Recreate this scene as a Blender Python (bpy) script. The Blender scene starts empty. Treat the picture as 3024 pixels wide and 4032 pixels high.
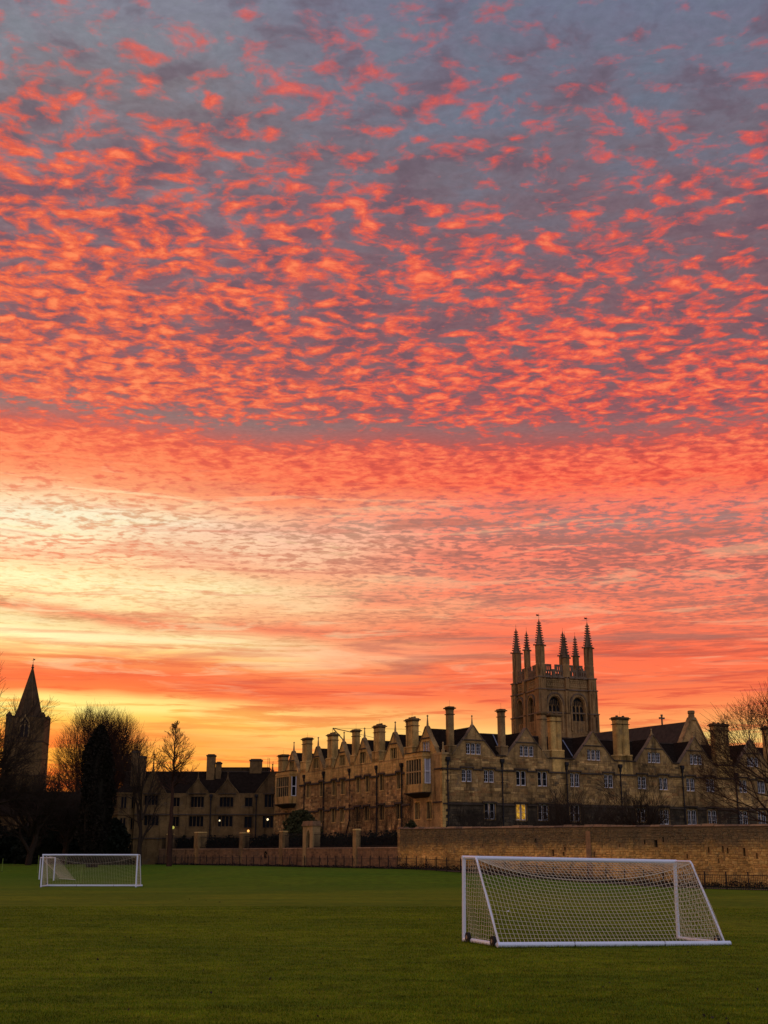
import bpy, math, random
import numpy as np
from mathutils import Matrix, Vector
from mathutils.geometry import tessellate_polygon
R = math.radians
random.seed(7); RNG = np.random.default_rng(7)
scene = bpy.context.scene
COL = scene.collection

# ------------------------------------------------------------------ camera
EYE = 2.48
cam = bpy.data.objects.new('camera', bpy.data.cameras.new('camera'))
COL.objects.link(cam)
cam.location = (0, 0, EYE)
cam.rotation_euler = (R(90 + 15.853), 0, 0)
cam.data.sensor_fit = 'VERTICAL'; cam.data.sensor_height = 36.0
cam.data.lens = 36.0 * 4740 / 4032
cam.data.clip_start = 0.2; cam.data.clip_end = 8000
scene.camera = cam
scene.view_settings.view_transform = 'Standard'
scene.view_settings.look = 'None'
scene.view_settings.gamma = 1.0
scene.view_settings.use_curve_mapping = False
scene.view_settings.exposure = 0.0

def s2l(c):
    return tuple(((v / 255) / 12.92 if v / 255 <= .04045 else ((v / 255 + .055) / 1.055) ** 2.4) for v in c) + (1.0,)

# ------------------------------------------------------------------ node helper
class NT:
    def __init__(self, tree): self.t = tree; self.n = tree.nodes; self.l = tree.links
    def node(self, kind, **kw):
        nd = self.n.new(kind)
        for k, v in kw.items(): setattr(nd, k, v)
        return nd
    def put(self, sock, v):
        if isinstance(v, bpy.types.NodeSocket): self.l.new(v, sock)
        elif v is not None: sock.default_value = v
    def math(self, op, a, b=None, c=None, clamp=False):
        nd = self.node('ShaderNodeMath', operation=op, use_clamp=clamp)
        for i, v in enumerate((a, b, c)):
            if v is not None: self.put(nd.inputs[i], v)
        return nd.outputs[0]
    def vmath(self, op, a, b=None):
        nd = self.node('ShaderNodeVectorMath', operation=op)
        self.put(nd.inputs[0], a)
        if b is not None: self.put(nd.inputs[1], b)
        return nd.outputs[0]
    def mixc(self, f, a, b, blend='MIX'):
        nd = self.node('ShaderNodeMix', data_type='RGBA', blend_type=blend)
        nd.clamp_factor = True
        self.put(nd.inputs[0], f); self.put(nd.inputs[6], a); self.put(nd.inputs[7], b)
        return nd.outputs[2]
    def mixf(self, f, a, b):
        nd = self.node('ShaderNodeMix', data_type='FLOAT'); nd.clamp_factor = True
        self.put(nd.inputs[0], f); self.put(nd.inputs[2], a); self.put(nd.inputs[3], b)
        return nd.outputs[0]
    def noise(self, vec, scale, detail=3, rough=.5, dist=0, w=None):
        nd = self.node('ShaderNodeTexNoise'); nd.noise_dimensions = '3D'
        self.put(nd.inputs['Vector'], vec); nd.inputs['Scale'].default_value = scale
        nd.inputs['Detail'].default_value = detail; nd.inputs['Roughness'].default_value = rough
        nd.inputs['Distortion'].default_value = dist
        return nd.outputs[0]
    def ramp(self, f, stops, interp='LINEAR'):
        nd = self.node('ShaderNodeValToRGB'); cr = nd.color_ramp; cr.interpolation = interp
        while len(cr.elements) > 1: cr.elements.remove(cr.elements[-1])
        cr.elements[0].position = stops[0][0]; cr.elements[0].color = stops[0][1]
        for p, c in stops[1:]:
            e = cr.elements.new(p); e.color = c
        self.put(nd.inputs[0], f)
        return nd.outputs[0]
    def framp(self, f, stops):
        return self.ramp(f, [(p, (v, v, v, 1)) for p, v in stops])
    def sstep(self, x, a, b):
        nd = self.node('ShaderNodeMapRange', interpolation_type='SMOOTHSTEP')
        self.put(nd.inputs[0], x); self.put(nd.inputs[1], a); self.put(nd.inputs[2], b)
        nd.inputs[3].default_value = 0; nd.inputs[4].default_value = 1
        return nd.outputs[0]
    def xyz(self, x, y, z):
        nd = self.node('ShaderNodeCombineXYZ')
        for i, v in enumerate((x, y, z)): self.put(nd.inputs[i], v)
        return nd.outputs[0]
    def sep(self, v):
        nd = self.node('ShaderNodeSeparateXYZ'); self.put(nd.inputs[0], v)
        return nd.outputs

# ------------------------------------------------------------------ sky
SUN_AZ, SUN_EL = -24.0, 1.2     # the sun has just gone, left of the frame behind the spire
world = bpy.data.worlds.new('World'); scene.world = world; world.use_nodes = True
W = NT(world.node_tree); W.n.clear()
out = W.node('ShaderNodeOutputWorld')
sky = W.node('ShaderNodeTexSky'); sky.sky_type = 'NISHITA'; sky.sun_disc = False
sky.sun_elevation = R(SUN_EL); sky.sun_rotation = R(SUN_AZ)
bg0 = W.node('ShaderNodeBackground'); W.l.new(sky.outputs[0], bg0.inputs[0]); bg0.inputs[1].default_value = 0.012
co = W.node('ShaderNodeTexCoord').outputs['Generated']
dx, dy, dz = W.sep(W.vmath('NORMALIZE', co))
zc = W.math('MAXIMUM', dz, 0.0)
el = W.math('MULTIPLY', W.math('ARCSINE', zc), 57.2958)
az = W.math('MULTIPLY', W.math('ARCTAN2', dx, dy), 57.2958)
# the cloud deck: a plane above, so cells shrink towards the horizon by perspective
zz = W.math('ADD', zc, 0.012)
px, py = W.math('DIVIDE', dx, zz), W.math('DIVIDE', dy, zz)
P = W.xyz(px, py, 0.0)

wn = W.node('ShaderNodeTexNoise'); W.put(wn.inputs['Vector'], P); wn.inputs['Scale'].default_value = 9; wn.inputs['Detail'].default_value = 2
wv = W.node('ShaderNodeVectorMath', operation='SCALE'); W.put(wv.inputs[0], W.vmath('SUBTRACT', wn.outputs[1], (.5, .5, .5))); wv.inputs[3].default_value = 0.05
Pw = W.vmath('ADD', P, wv.outputs[0])
Pc = W.vmath('MULTIPLY', Pw, (0.86, 0.98, 1.0))
n1 = W.noise(Pc, 32, 5.0, .60)
vo = W.node('ShaderNodeTexVoronoi', feature='SMOOTH_F1'); W.put(vo.inputs['Vector'], W.vmath('ADD', Pc, wv.outputs[0])); vo.inputs['Scale'].default_value = 23; vo.inputs['Smoothness'].default_value = .35; vo.inputs['Randomness'].default_value = .85
vod = W.math('MULTIPLY_ADD', W.math('SUBTRACT', .46, vo.outputs['Distance']), .48, .5)
n1b = W.noise(W.vmath('ADD', Pc, (3.1, 7.7, 0)), 8, 3, .5)
blot = W.noise(W.vmath('ADD', Pc, (9.1, 1.7, 0)), 11, 4, .6)
cells = W.math('ADD', W.math('ADD', W.math('MULTIPLY', n1, .48), W.math('MULTIPLY', vod, .37)), W.math('MULTIPLY', n1b, .15))
big = W.noise(W.vmath('ADD', P, (11.3, 2.1, 0)), 2.2, 3, .5)
fine = W.noise(Pw, 70, 3, .6)
# stripes near the horizon, drawn out along the azimuth
A2 = W.xyz(W.math('MULTIPLY', az, .035), W.math('MULTIPLY', el, .62), 0.0)
st1 = W.noise(A2, 2.2, 5, .66, .5)
A3 = W.xyz(W.math('MULTIPLY', az, .10), W.math('MULTIPLY', el, 1.5), 4.0)
st2 = W.noise(A3, 2.4, 5, .66, .6)
wave = W.noise(W.xyz(W.math('MULTIPLY', az, .055), W.math('MULTIPLY', el, .12), 2.0), 1.6, 3, .5)
wav = W.math('MULTIPLY', W.math('SUBTRACT', wave, .5), W.framp(W.math('DIVIDE', el, 45), [(0, .12), (.1, .25), (.25, .45), (.40, .2), (.47, .25), (.7, .9), (1, .9)]))
wav = W.math('MULTIPLY', wav, 7.0)
e2 = W.math('ADD', W.math('ADD', el, wav), W.math('MULTIPLY', az, .022))
t = W.math('DIVIDE', e2, 45.0)
S = s2l
litL = W.ramp(t, [(.0, S((235, 105, 40))), (.065, S((250, 130, 45))), (.09, S((255, 170, 60))), (.112, S((255, 150, 60))), (.128, S((255, 205, 90))), (.137, S((255, 240, 140))), (.147, S((255, 236, 135))),
    (.156, S((250, 120, 60))), (.168, S((244, 100, 56))), (.182, S((255, 150, 85))), (.192, S((255, 226, 140))), (.204, S((255, 250, 190))), (.213, S((250, 225, 160))), (.222, S((240, 130, 90))), (.232, S((255, 226, 160))),
    (.256, S((255, 250, 190))), (.268, S((255, 225, 165))), (.285, S((255, 214, 165))), (.305, S((252, 236, 190))), (.33, S((250, 242, 205))), (.345, S((255, 214, 165))), (.362, S((255, 164, 112))), (.385, S((255, 130, 84))), (.40, S((255, 118, 76))),
    (.43, S((255, 110, 76))), (.46, S((255, 118, 74))), (.60, S((255, 112, 66))), (.72, S((250, 105, 72))), (.80, S((232, 108, 92))), (.9, S((205, 122, 122)))])
litR = W.ramp(t, [(.0, S((230, 110, 60))), (.065, S((255, 150, 80))), (.09, S((255, 185, 95))), (.12, S((255, 214, 125))), (.134, S((255, 160, 90))), (.16, S((255, 118, 72))), (.2, S((255, 106, 70))), (.25, S((255, 125, 90))),
    (.29, S((250, 126, 98))), (.33, S((255, 122, 96))), (.36, S((250, 120, 98))), (.38, S((255, 98, 68))), (.41, S((255, 102, 72))), (.45, S((255, 92, 64))), (.6, S((255, 96, 68))),
    (.72, S((238, 92, 80))), (.82, S((200, 96, 98))), (.9, S((160, 104, 122)))])
gapL = W.ramp(t, [(.0, S((190, 75, 30))), (.065, S((235, 85, 38))), (.1, S((240, 100, 40))), (.137, S((255, 190, 80))), (.156, S((235, 90, 48))), (.172, S((226, 80, 50))), (.192, S((240, 140, 80))), (.204, S((246, 200, 120))), (.222, S((176, 120, 88))), (.235, S((240, 165, 110))),
    (.256, S((250, 215, 145))), (.28, S((240, 140, 100))), (.305, S((236, 158, 116))), (.332, S((222, 170, 125))), (.355, S((238, 134, 96))), (.375, S((234, 98, 70))), (.41, S((222, 88, 68))), (.437, S((146, 114, 110))), (.47, S((146, 88, 92))), (.55, S((130, 86, 94))), (.64, S((118, 92, 104))),
    (.74, S((124, 116, 122))), (.86, S((130, 130, 144)))])
gapR = W.ramp(t, [(.0, S((190, 80, 50))), (.065, S((235, 100, 60))), (.09, S((245, 130, 70))), (.12, S((246, 140, 78))), (.15, S((222, 76, 54))), (.2, S((196, 82, 64))), (.24, S((176, 100, 86))), (.28, S((150, 104, 98))), (.31, S((160, 92, 86))),
    (.345, S((152, 120, 116))), (.365, S((158, 100, 98))), (.385, S((220, 72, 58))), (.41, S((190, 76, 68))), (.437, S((148, 100, 100))), (.455, S((142, 86, 92))), (.5, S((130, 88, 94))), (.6, S((122, 92, 100))), (.72, S((114, 104, 116))), (.86, S((110, 114, 136)))])
lr = W.sstep(W.math('ADD', az, W.math('MULTIPLY', W.math('SUBTRACT', big, .5), 14)), -17.0, 9.0)
lit = W.mixc(lr, litL, litR)
gap = W.mixc(lr, gapL, gapR)
gap = W.mixc(W.math('MULTIPLY', W.sstep(t, .39, .35), .12), gap, lit)
thr = W.framp(t, [(0, .47), (.2, .47), (.28, .455), (.33, .48), (.35, .46), (.368, .425), (.395, .43), (.413, .445), (.424, .55), (.435, .55), (.445, .47), (.475, .462), (.56, .485), (.64, .508), (.72, .528), (.78, .548), (.86, .580), (1, .60)])
thr = W.math('ADD', thr, W.math('MULTIPLY', lr, .026))
thr = W.math('ADD', thr, W.math('MULTIPLY', W.math('SUBTRACT', .5, big), .15))
thr = W.math('SUBTRACT', thr, W.math('MULTIPLY', W.math('MULTIPLY', W.sstep(t, .410, .425), W.sstep(t, .450, .437)), W.math('MULTIPLY', W.sstep(az, 2.0, 14.0), .06)))
low = W.sstep(el, 13.5, 8.0)
stk = W.noise(W.xyz(W.math('MULTIPLY', az, .07), W.math('MULTIPLY', el, .75), 9.0), 2.0, 5, .62, .8)
stripes = W.math('ADD', W.math('MULTIPLY', st1, .55), W.math('MULTIPLY', st2, .45))
val = W.mixf(low, cells, stripes)
d = W.math('SUBTRACT', val, W.mixf(low, thr, .47))
soft = W.mixf(W.sstep(t, .5, .85), .085, .12)
m1 = W.sstep(W.math('DIVIDE', d, soft), -.75, .6)
m1 = W.math('MULTIPLY', m1, W.mixf(W.sstep(t, .62, .9), 1.0, .8))
m2 = W.sstep(W.math('ADD', d, W.math('MULTIPLY', W.math('SUBTRACT', fine, .5), .12)), .0, .15)
gap = W.mixc(W.math('MULTIPLY', W.sstep(blot, .46, .66), W.sstep(t, .4, .6)), gap, W.mixc(lr, W.mixc(W.sstep(t, .55, .8), S((134, 104, 110)), S((130, 132, 142))), W.mixc(W.sstep(t, .55, .8), S((118, 98, 106)), S((108, 114, 132)))))
gap = W.mixc(W.math('MULTIPLY', W.sstep(blot, .5, .34), W.math('MULTIPLY', W.sstep(t, .4, .5), .5)), gap, S((100, 78, 92)))
core = W.mixc(.45, lit, W.mixc(W.sstep(t, .62, .8), S((255, 158, 100)), S((255, 128, 96))))
edge = W.mixc(.55, lit, W.mixc(lr, S((214, 74, 60)), S((204, 72, 70))))
edge = W.mixc(W.sstep(t, .36, .44), lit, edge)
core = W.mixc(W.sstep(t, .30, .44), lit, core)
lit2 = W.mixc(m2, edge, core)
skyc = W.mixc(m1, gap, lit2)
midz = W.math('MULTIPLY', W.sstep(t, .14, .20), W.sstep(t, .40, .345))
skyc = W.mixc(W.math('MULTIPLY', W.math('MULTIPLY', W.sstep(stk, .50, .66), midz), W.mixf(lr, .50, .72)), skyc, W.mixc(lr, S((236, 128, 92)), S((168, 104, 92))))
skyc = W.mixc(W.math('MULTIPLY', W.math('MULTIPLY', W.sstep(stk, .46, .34), midz), W.mixf(lr, .5, .45)), skyc, W.mixc(lr, S((252, 236, 180)), S((246, 178, 136))))
fm = W.math('MULTIPLY_ADD', W.math('SUBTRACT', fine, .5), W.mixf(low, .40, .12), 1.0)
gs = W.math('MULTIPLY_ADD', W.math('SUBTRACT', big, .5), .35, 1.0)
skyc = W.mixc(1.0, skyc, W.xyz(fm, fm, fm), 'MULTIPLY')
# away from the glow the sky is plain dusk cloud
ang = W.math('ABSOLUTE', W.math('SUBTRACT', az, SUN_AZ))
ang = W.math('MINIMUM', ang, W.math('SUBTRACT', 360.0, ang))
back = W.sstep(ang, 55.0, 150.0)
dusk = W.ramp(W.math('DIVIDE', el, 90), [(0, S((158, 160, 184))), (.15, S((180, 182, 206))), (.4, S((172, 178, 208))), (1, S((146, 154, 188)))])
duskl = W.mixc(W.math('MULTIPLY', m1, .2), dusk, S((190, 140, 150)))
zen = W.sstep(el, 42.0, 70.0)
skyc = W.mixc(W.math('MAXIMUM', back, W.math('MULTIPLY', zen, .8)), skyc, duskl)
skyc = W.mixc(W.sstep(dz, -.01, -.06), skyc, S((40, 36, 30)))
bg1 = W.node('ShaderNodeBackground'); W.l.new(skyc, bg1.inputs[0]); bg1.inputs[1].default_value = 1.0
add = W.node('ShaderNodeAddShader'); W.l.new(bg0.outputs[0], add.inputs[0]); W.l.new(bg1.outputs[0], add.inputs[1])
W.l.new(add.outputs[0], out.inputs[0])

# the last warm light from low over the horizon, spread wide by the cloud
sl = bpy.data.lights.new('sun', 'SUN'); sl.energy = 0.12; sl.angle = R(14); sl.color = (1.0, .55, .28)
sun = bpy.data.objects.new('sun', sl); COL.objects.link(sun)
sd = Vector((math.sin(R(SUN_AZ)) * math.cos(R(4)), math.cos(R(SUN_AZ)) * math.cos(R(4)), math.sin(R(4))))
sun.rotation_euler = sd.to_track_quat('Z', 'Y').to_euler()

# ------------------------------------------------------------------ materials
MAT = {}
def mat(name, build):
    m = bpy.data.materials.new(name); m.use_nodes = True
    t = NT(m.node_tree); t.n.clear()
    o = t.node('ShaderNodeOutputMaterial'); b = t.node('ShaderNodeBsdfPrincipled')
    t.l.new(b.outputs[0], o.inputs[0])
    build(t, b); MAT[name] = m
    return m
def plain(name, col, rough=.7, spec=.3, metal=0, noise=.25, scale=3, bump=0):
    def f(t, b):
        pos = t.node('ShaderNodeNewGeometry').outputs['Position']
        n = t.noise(pos, scale, 4, .6)
        k = t.math('MULTIPLY_ADD', t.math('SUBTRACT', n, .5), noise * 3, 1.0)
        t.put(b.inputs['Base Color'], t.mixc(1.0, col + (1,), t.xyz(k, k, k), 'MULTIPLY'))
        b.inputs['Roughness'].default_value = rough
        b.inputs['Specular IOR Level'].default_value = spec
        b.inputs['Metallic'].default_value = metal
        if bump:
            bp = t.node('ShaderNodeBump'); bp.inputs['Strength'].default_value = bump; bp.inputs['Distance'].default_value = .02
            t.put(bp.inputs['Height'], n); t.l.new(bp.outputs[0], b.inputs['Normal'])
    return mat(name, f)
def stone(name, cols, stain=.55, streak=.5, lichen=None, scale=1.0):
    def f(t, b):
        g = t.node('ShaderNodeNewGeometry'); pos = g.outputs['Position']
        oi = t.node('ShaderNodeObjectInfo').outputs['Random']
        r = t.math('FRACT', t.math('ADD', g.outputs['Random Per Island'], oi))
        n = len(cols)
        c = t.ramp(r, [(i / (n - 1), tuple(k) + (1,)) for i, k in enumerate(cols)])
        big = t.noise(pos, .22 * scale, 4, .6)
        mid = t.noise(pos, 1.1 * scale, 5, .65)
        fin = t.noise(pos, 6 * scale, 3, .6)
        vs = t.noise(t.vmath('MULTIPLY', pos, (1.6, 1.6, .18)), 1.0, 4, .6)
        k = t.math('MULTIPLY_ADD', t.math('SUBTRACT', big, .5), stain * 2.2, 1.0)
        k = t.math('MULTIPLY', k, t.math('MULTIPLY_ADD', t.math('SUBTRACT', mid, .5), stain * 1.9, 1.0))
        k = t.math('MULTIPLY', k, t.math('MULTIPLY_ADD', t.math('SUBTRACT', fin, .5), .9, 1.0))
        k = t.math('MULTIPLY', k, t.math('SUBTRACT', 1.0, t.math('MULTIPLY', t.sstep(vs, .5, .72), streak)))
        k = t.math('MAXIMUM', k, .12)
        c = t.mixc(1.0, c, t.xyz(k, k, k), 'MULTIPLY')
        if lichen:
            z = t.sep(pos)[2]
            zz = t.math('ADD', z, t.math('MULTIPLY', t.math('SUBTRACT', mid, .5), 2.4))
            c = t.mixc(t.math('MULTIPLY', t.sstep(zz, lichen[0], lichen[1]), .8), c, t.mixc(fin, (.045, .040, .026, 1), (.15, .125, .075, 1)))
        c = t.mixc(t.math('MULTIPLY', t.sstep(t.noise(pos, .8 * scale, 4, .6), .56, .7), .45), c, (.10, .085, .06, 1))
        t.put(b.inputs['Base Color'], c)
        b.inputs['Roughness'].default_value = .9; b.inputs['Specular IOR Level'].default_value = .15
        bp = t.node('ShaderNodeBump'); bp.inputs['Strength'].default_value = .6; bp.inputs['Distance'].default_value = .03
        t.put(bp.inputs['Height'], t.math('ADD', fin, mid)); t.l.new(bp.outputs[0], b.inputs['Normal'])
    return mat(name, f)
stone('rubble', [(0.474, 0.274, 0.090), (0.268, 0.155, 0.058), (0.639, 0.383, 0.130), (0.165, 0.101, 0.043), (0.494, 0.291, 0.094), (0.350, 0.200, 0.068), (0.371, 0.182, 0.061)], 1.15, .6)
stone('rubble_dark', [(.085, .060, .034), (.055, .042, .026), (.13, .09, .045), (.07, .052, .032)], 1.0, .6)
stone('ashlar', [(0.556, 0.328, 0.094), (0.639, 0.383, 0.112), (0.474, 0.274, 0.079)], .65, .65)
stone('facade', [(0.309, 0.182, 0.068), (0.381, 0.227, 0.079), (0.237, 0.141, 0.058)], .95, .6)
stone('mullion', [(0.412, 0.262, 0.101), (0.474, 0.301, 0.122)], .3, .35)
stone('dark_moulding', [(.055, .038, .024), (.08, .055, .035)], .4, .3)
stone('garden_rubble', [(.76, .46, .12), (.56, .33, .09), (.84, .53, .15), (.40, .25, .075), (.72, .43, .11), (.64, .37, .10)], .8, .3, lichen=(2.5, 3.7))
stone('garden_mortar', [(.46, .26, .075), (.40, .22, .07)], .7, .3, lichen=(2.5, 3.7))
stone('low_rubble', [(.24, .135, .065), (.32, .18, .08), (.15, .09, .05)], .4, .4)
stone('tower_stone', [(0.330, 0.187, 0.068), (0.391, 0.227, 0.083), (0.268, 0.150, 0.058)], .5, .85)
stone('tower_dark', [(.17, .11, .065), (.21, .14, .08)], .4, .5)
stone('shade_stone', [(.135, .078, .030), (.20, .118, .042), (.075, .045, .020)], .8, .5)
plain('slate', (.020, .013, .009), 1.0, .0, noise=.5, scale=2.5, bump=.6)
plain('slate_brown', (.055, .038, .026), .95, .05, noise=.4, scale=1.5, bump=.5)
plain('lead', (.16, .16, .19), .5, .4, noise=.2)
plain('white_paint', (.80, .76, .74), .5, .4, noise=.06)
plain('goal_paint', (.80, .86, .92), .35, .5, noise=.05, scale=2)
plain('net_cord', (.72, .62, .42), .8, .2, noise=.05)
plain('iron', (.012, .010, .010), .6, .3, noise=.2)
plain('rubber', (.012, .012, .012), .7, .3, noise=.1)
plain('steel', (.45, .45, .47), .35, .5, metal=.8, noise=.05)
plain('bark', (.045, .030, .019), .95, .1, noise=.3, scale=4)
plain('bark_red', (.060, .030, .018), .95, .1, noise=.3, scale=4)
plain('creeper_wood', (.050, .034, .022), .95, .1, noise=.3, scale=4)
plain('yew', (.018, .014, .008), .95, .1, noise=.4, scale=2)
plain('bush', (.055, .052, .018), .95, .1, noise=.5, scale=2)
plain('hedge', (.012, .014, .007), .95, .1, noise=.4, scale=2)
plain('soil', (.050, .036, .022), .95, .1, noise=.4, scale=1, bump=.4)
plain('pole_paint', (.22, .30, .05), .5, .3, noise=.05)
plain('blind', (.42, .40, .42), .8, .2, noise=.05)
def glass(t, b):
    b.inputs['Base Color'].default_value = (.006, .006, .008, 1); b.inputs['Roughness'].default_value = .35
    b.inputs['Specular IOR Level'].default_value = .10
mat('glass', glass)
def emis(name, col, s):
    def f(t, b):
        b.inputs['Base Color'].default_value = (.3, .2, .05, 1)
        b.inputs['Emission Color'].default_value = col + (1,); b.inputs['Emission Strength'].default_value = s
    mat(name, f)
emis('lamp_white', (1, .80, .45), 1.6); emis('lamp_amber', (1, .42, .10), 1.8); emis('lit_dim', (1, .7, .25), .5)
def litroom(t, b):
    n = t.noise(t.node('ShaderNodeNewGeometry').outputs['Position'], 2.6, 4, .7)
    b.inputs['Base Color'].default_value = (.2, .12, .03, 1)
    t.put(b.inputs['Emission Color'], t.ramp(n, [(.35, (.10, .035, .001, 1)), (.5, (.55, .25, .006, 1)), (.66, (1, .55, .04, 1))])); b.inputs['Emission Strength'].default_value = .6
mat('lit_room', litroom)
emis('lamp_yellow', (.8, .75, .12), .5)
def grassm(t, b):
    pos = t.node('ShaderNodeNewGeometry').outputs['Position']
    x, y, z = t.sep(pos)
    n1 = t.noise(t.vmath('MULTIPLY', pos, (.35, .9, 1)), 1, 4, .6)
    n2 = t.noise(pos, .09, 3, .5); n3 = t.noise(pos, 9, 3, .7)
    n5 = t.noise(t.vmath('MULTIPLY', pos, (1.4, 2.2, 1)), 1, 4, .65)
    n4 = t.noise(t.vmath('MULTIPLY', pos, (.05, .35, 1)), 1, 3, .6)
    c = t.mixc(t.sstep(n2, .38, .62), (.095, .125, .002, 1), (.145, .160, .003, 1))
    c = t.mixc(t.math('MULTIPLY', t.sstep(n1, .45, .72), .55), c, (.20, .180, .006, 1))
    c = t.mixc(t.math('MULTIPLY', t.sstep(n4, .5, .65), .5), c, (.065, .115, .002, 1))
    c = t.mixc(t.math('MULTIPLY', t.sstep(y, 70.0, 112.0), .65), c, (.060, .130, .003, 1))
    k = t.math('MULTIPLY', t.math('MULTIPLY_ADD', t.math('SUBTRACT', n3, .5), 1.1, 1.0), t.math('MULTIPLY_ADD', t.math('SUBTRACT', n5, .5), 1.6, 1.0))
    c = t.mixc(1.0, c, t.xyz(k, k, k), 'MULTIPLY')
    t.put(b.inputs['Base Color'], c); b.inputs['Roughness'].default_value = .95; b.inputs['Specular IOR Level'].default_value = .08
    bp = t.node('ShaderNodeBump'); bp.inputs['Strength'].default_value = .7; bp.inputs['Distance'].default_value = .05
    t.put(bp.inputs['Height'], n3); t.l.new(bp.outputs[0], b.inputs['Normal'])
mat('grass', grassm)
def blade(t, b):
    g = t.node('ShaderNodeNewGeometry'); pos = g.outputs['Position']
    n1 = t.noise(t.vmath('MULTIPLY', pos, (.35, .9, 1)), 1, 4, .6); n2 = t.noise(pos, .09, 3, .5)
    c = t.ramp(g.outputs['Random Per Island'], [(0, (.075, .125, .003, 1)), (.5, (.155, .195, .004, 1)), (1, (.27, .25, .010, 1))])
    n5 = t.noise(t.vmath('MULTIPLY', pos, (1.4, 2.2, 1)), 1, 4, .65)
    k = t.math('MULTIPLY', t.math('MULTIPLY_ADD', t.math('ADD', t.math('SUBTRACT', n1, .5), t.math('SUBTRACT', n5, .5)), 1.9, 1.0), t.math('MULTIPLY_ADD', t.math('SUBTRACT', n2, .5), 1.2, .9))
    t.put(b.inputs['Base Color'], t.mixc(1.0, c, t.xyz(k, k, k), 'MULTIPLY')); b.inputs['Roughness'].default_value = .9
    b.inputs['Specular IOR Level'].default_value = .1
mat('blades', blade)

# ------------------------------------------------------------------ mesh helpers
I4 = Matrix.Identity(4)
class MB:
    def __init__(s): s.v = []; s.f = []
    def add(s, vs, fs):
        o = len(s.v); s.v += [tuple(p) for p in vs]; s.f += [tuple(i + o for i in f) for f in fs]; return s
    def box(s, x0, x1, y0, y1, z0, z1):
        if x0 > x1: x0, x1 = x1, x0
        if y0 > y1: y0, y1 = y1, y0
        return s.add([(x0, y0, z0), (x1, y0, z0), (x1, y1, z0), (x0, y1, z0), (x0, y0, z1), (x1, y0, z1), (x1, y1, z1), (x0, y1, z1)],
                     [(0, 3, 2, 1), (4, 5, 6, 7), (0, 1, 5, 4), (1, 2, 6, 5), (2, 3, 7, 6), (3, 0, 4, 7)])
    def taper(s, x0, x1, y0, y1, z0, z1, a, b=None):     # box whose top is inset by a (x) and b (y)
        b = a if b is None else b
        return s.add([(x0, y0, z0), (x1, y0, z0), (x1, y1, z0), (x0, y1, z0), (x0 + a, y0 + b, z1), (x1 - a, y0 + b, z1), (x1 - a, y1 - b, z1), (x0 + a, y1 - b, z1)],
                     [(0, 3, 2, 1), (4, 5, 6, 7), (0, 1, 5, 4), (1, 2, 6, 5), (2, 3, 7, 6), (3, 0, 4, 7)])
    def lathe(s, cx, cy, prof, n=8, rot=0, sx=1, sy=1):   # prof: (r, z) from the bottom up
        vs = []
        for r, z in prof:
            for i in range(n):
                a = rot + 2 * math.pi * i / n; vs.append((cx + sx * r * math.cos(a), cy + sy * r * math.sin(a), z))
        fs = []
        for k in range(len(prof) - 1):
            for i in range(n):
                j = (i + 1) % n; fs.append((k * n + i, k * n + j, (k + 1) * n + j, (k + 1) * n + i))
        fs.append(tuple(range(n))[::-1]); fs.append(tuple(range((len(prof) - 1) * n, len(prof) * n)))
        return s.add(vs, fs)
    def tube(s, pts, r, n=6, r1=None):
        pts = [Vector(p) for p in pts]; m = len(pts); vs = []
        for k, p in enumerate(pts):
            d = (pts[min(k + 1, m - 1)] - pts[max(k - 1, 0)]).normalized()
            a = d.cross(Vector((0, 0, 1)))
            if a.length < .05: a = d.cross(Vector((1, 0, 0)))
            a.normalize(); b = d.cross(a); rr = r if r1 is None else r + (r1 - r) * k / (m - 1)
            for i in range(n):
                t = 2 * math.pi * i / n; vs.append(p + a * rr * math.cos(t) + b * rr * math.sin(t))
        fs = []
        for k in range(m - 1):
            for i in range(n):
                j = (i + 1) % n; fs.append((k * n + i, (k + 1) * n + i, (k + 1) * n + j, k * n + j))
        fs.append(tuple(range(n))); fs.append(tuple(range((m - 1) * n, m * n))[::-1])
        return s.add(vs, fs)
    def prism(s, poly, y0, y1, holes=()):       # polygon in x,z pushed from y0 to y1, with holes through it
        loops = [list(poly)] + [list(h) for h in holes]
        flat = [p for l in loops for p in l]
        tri = tessellate_polygon([[Vector((p[0], p[1], 0)) for p in l] for l in loops])
        n = len(flat); vs = [(p[0], y0, p[1]) for p in flat] + [(p[0], y1, p[1]) for p in flat]
        fs = []
        for a, b, c in tri:
            A, B, C_ = flat[a], flat[b], flat[c]
            if (B[0] - A[0]) * (C_[1] - A[1]) - (B[1] - A[1]) * (C_[0] - A[0]) < 0: a, c = c, a
            fs.append((a, b, c)); fs.append((a + n, c + n, b + n))
        o = 0
        for l in loops:
            m = len(l)
            for i in range(m):
                j = (i + 1) % m; fs.append((o + i, o + j, o + j + n, o + i + n))
            o += m
        return s.add(vs, fs)
    def mesh(s, name, m):
        me = bpy.data.meshes.new(name); me.from_pydata(s.v, [], s.f); me.materials.append(MAT[m]); me.update(); return me

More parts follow.
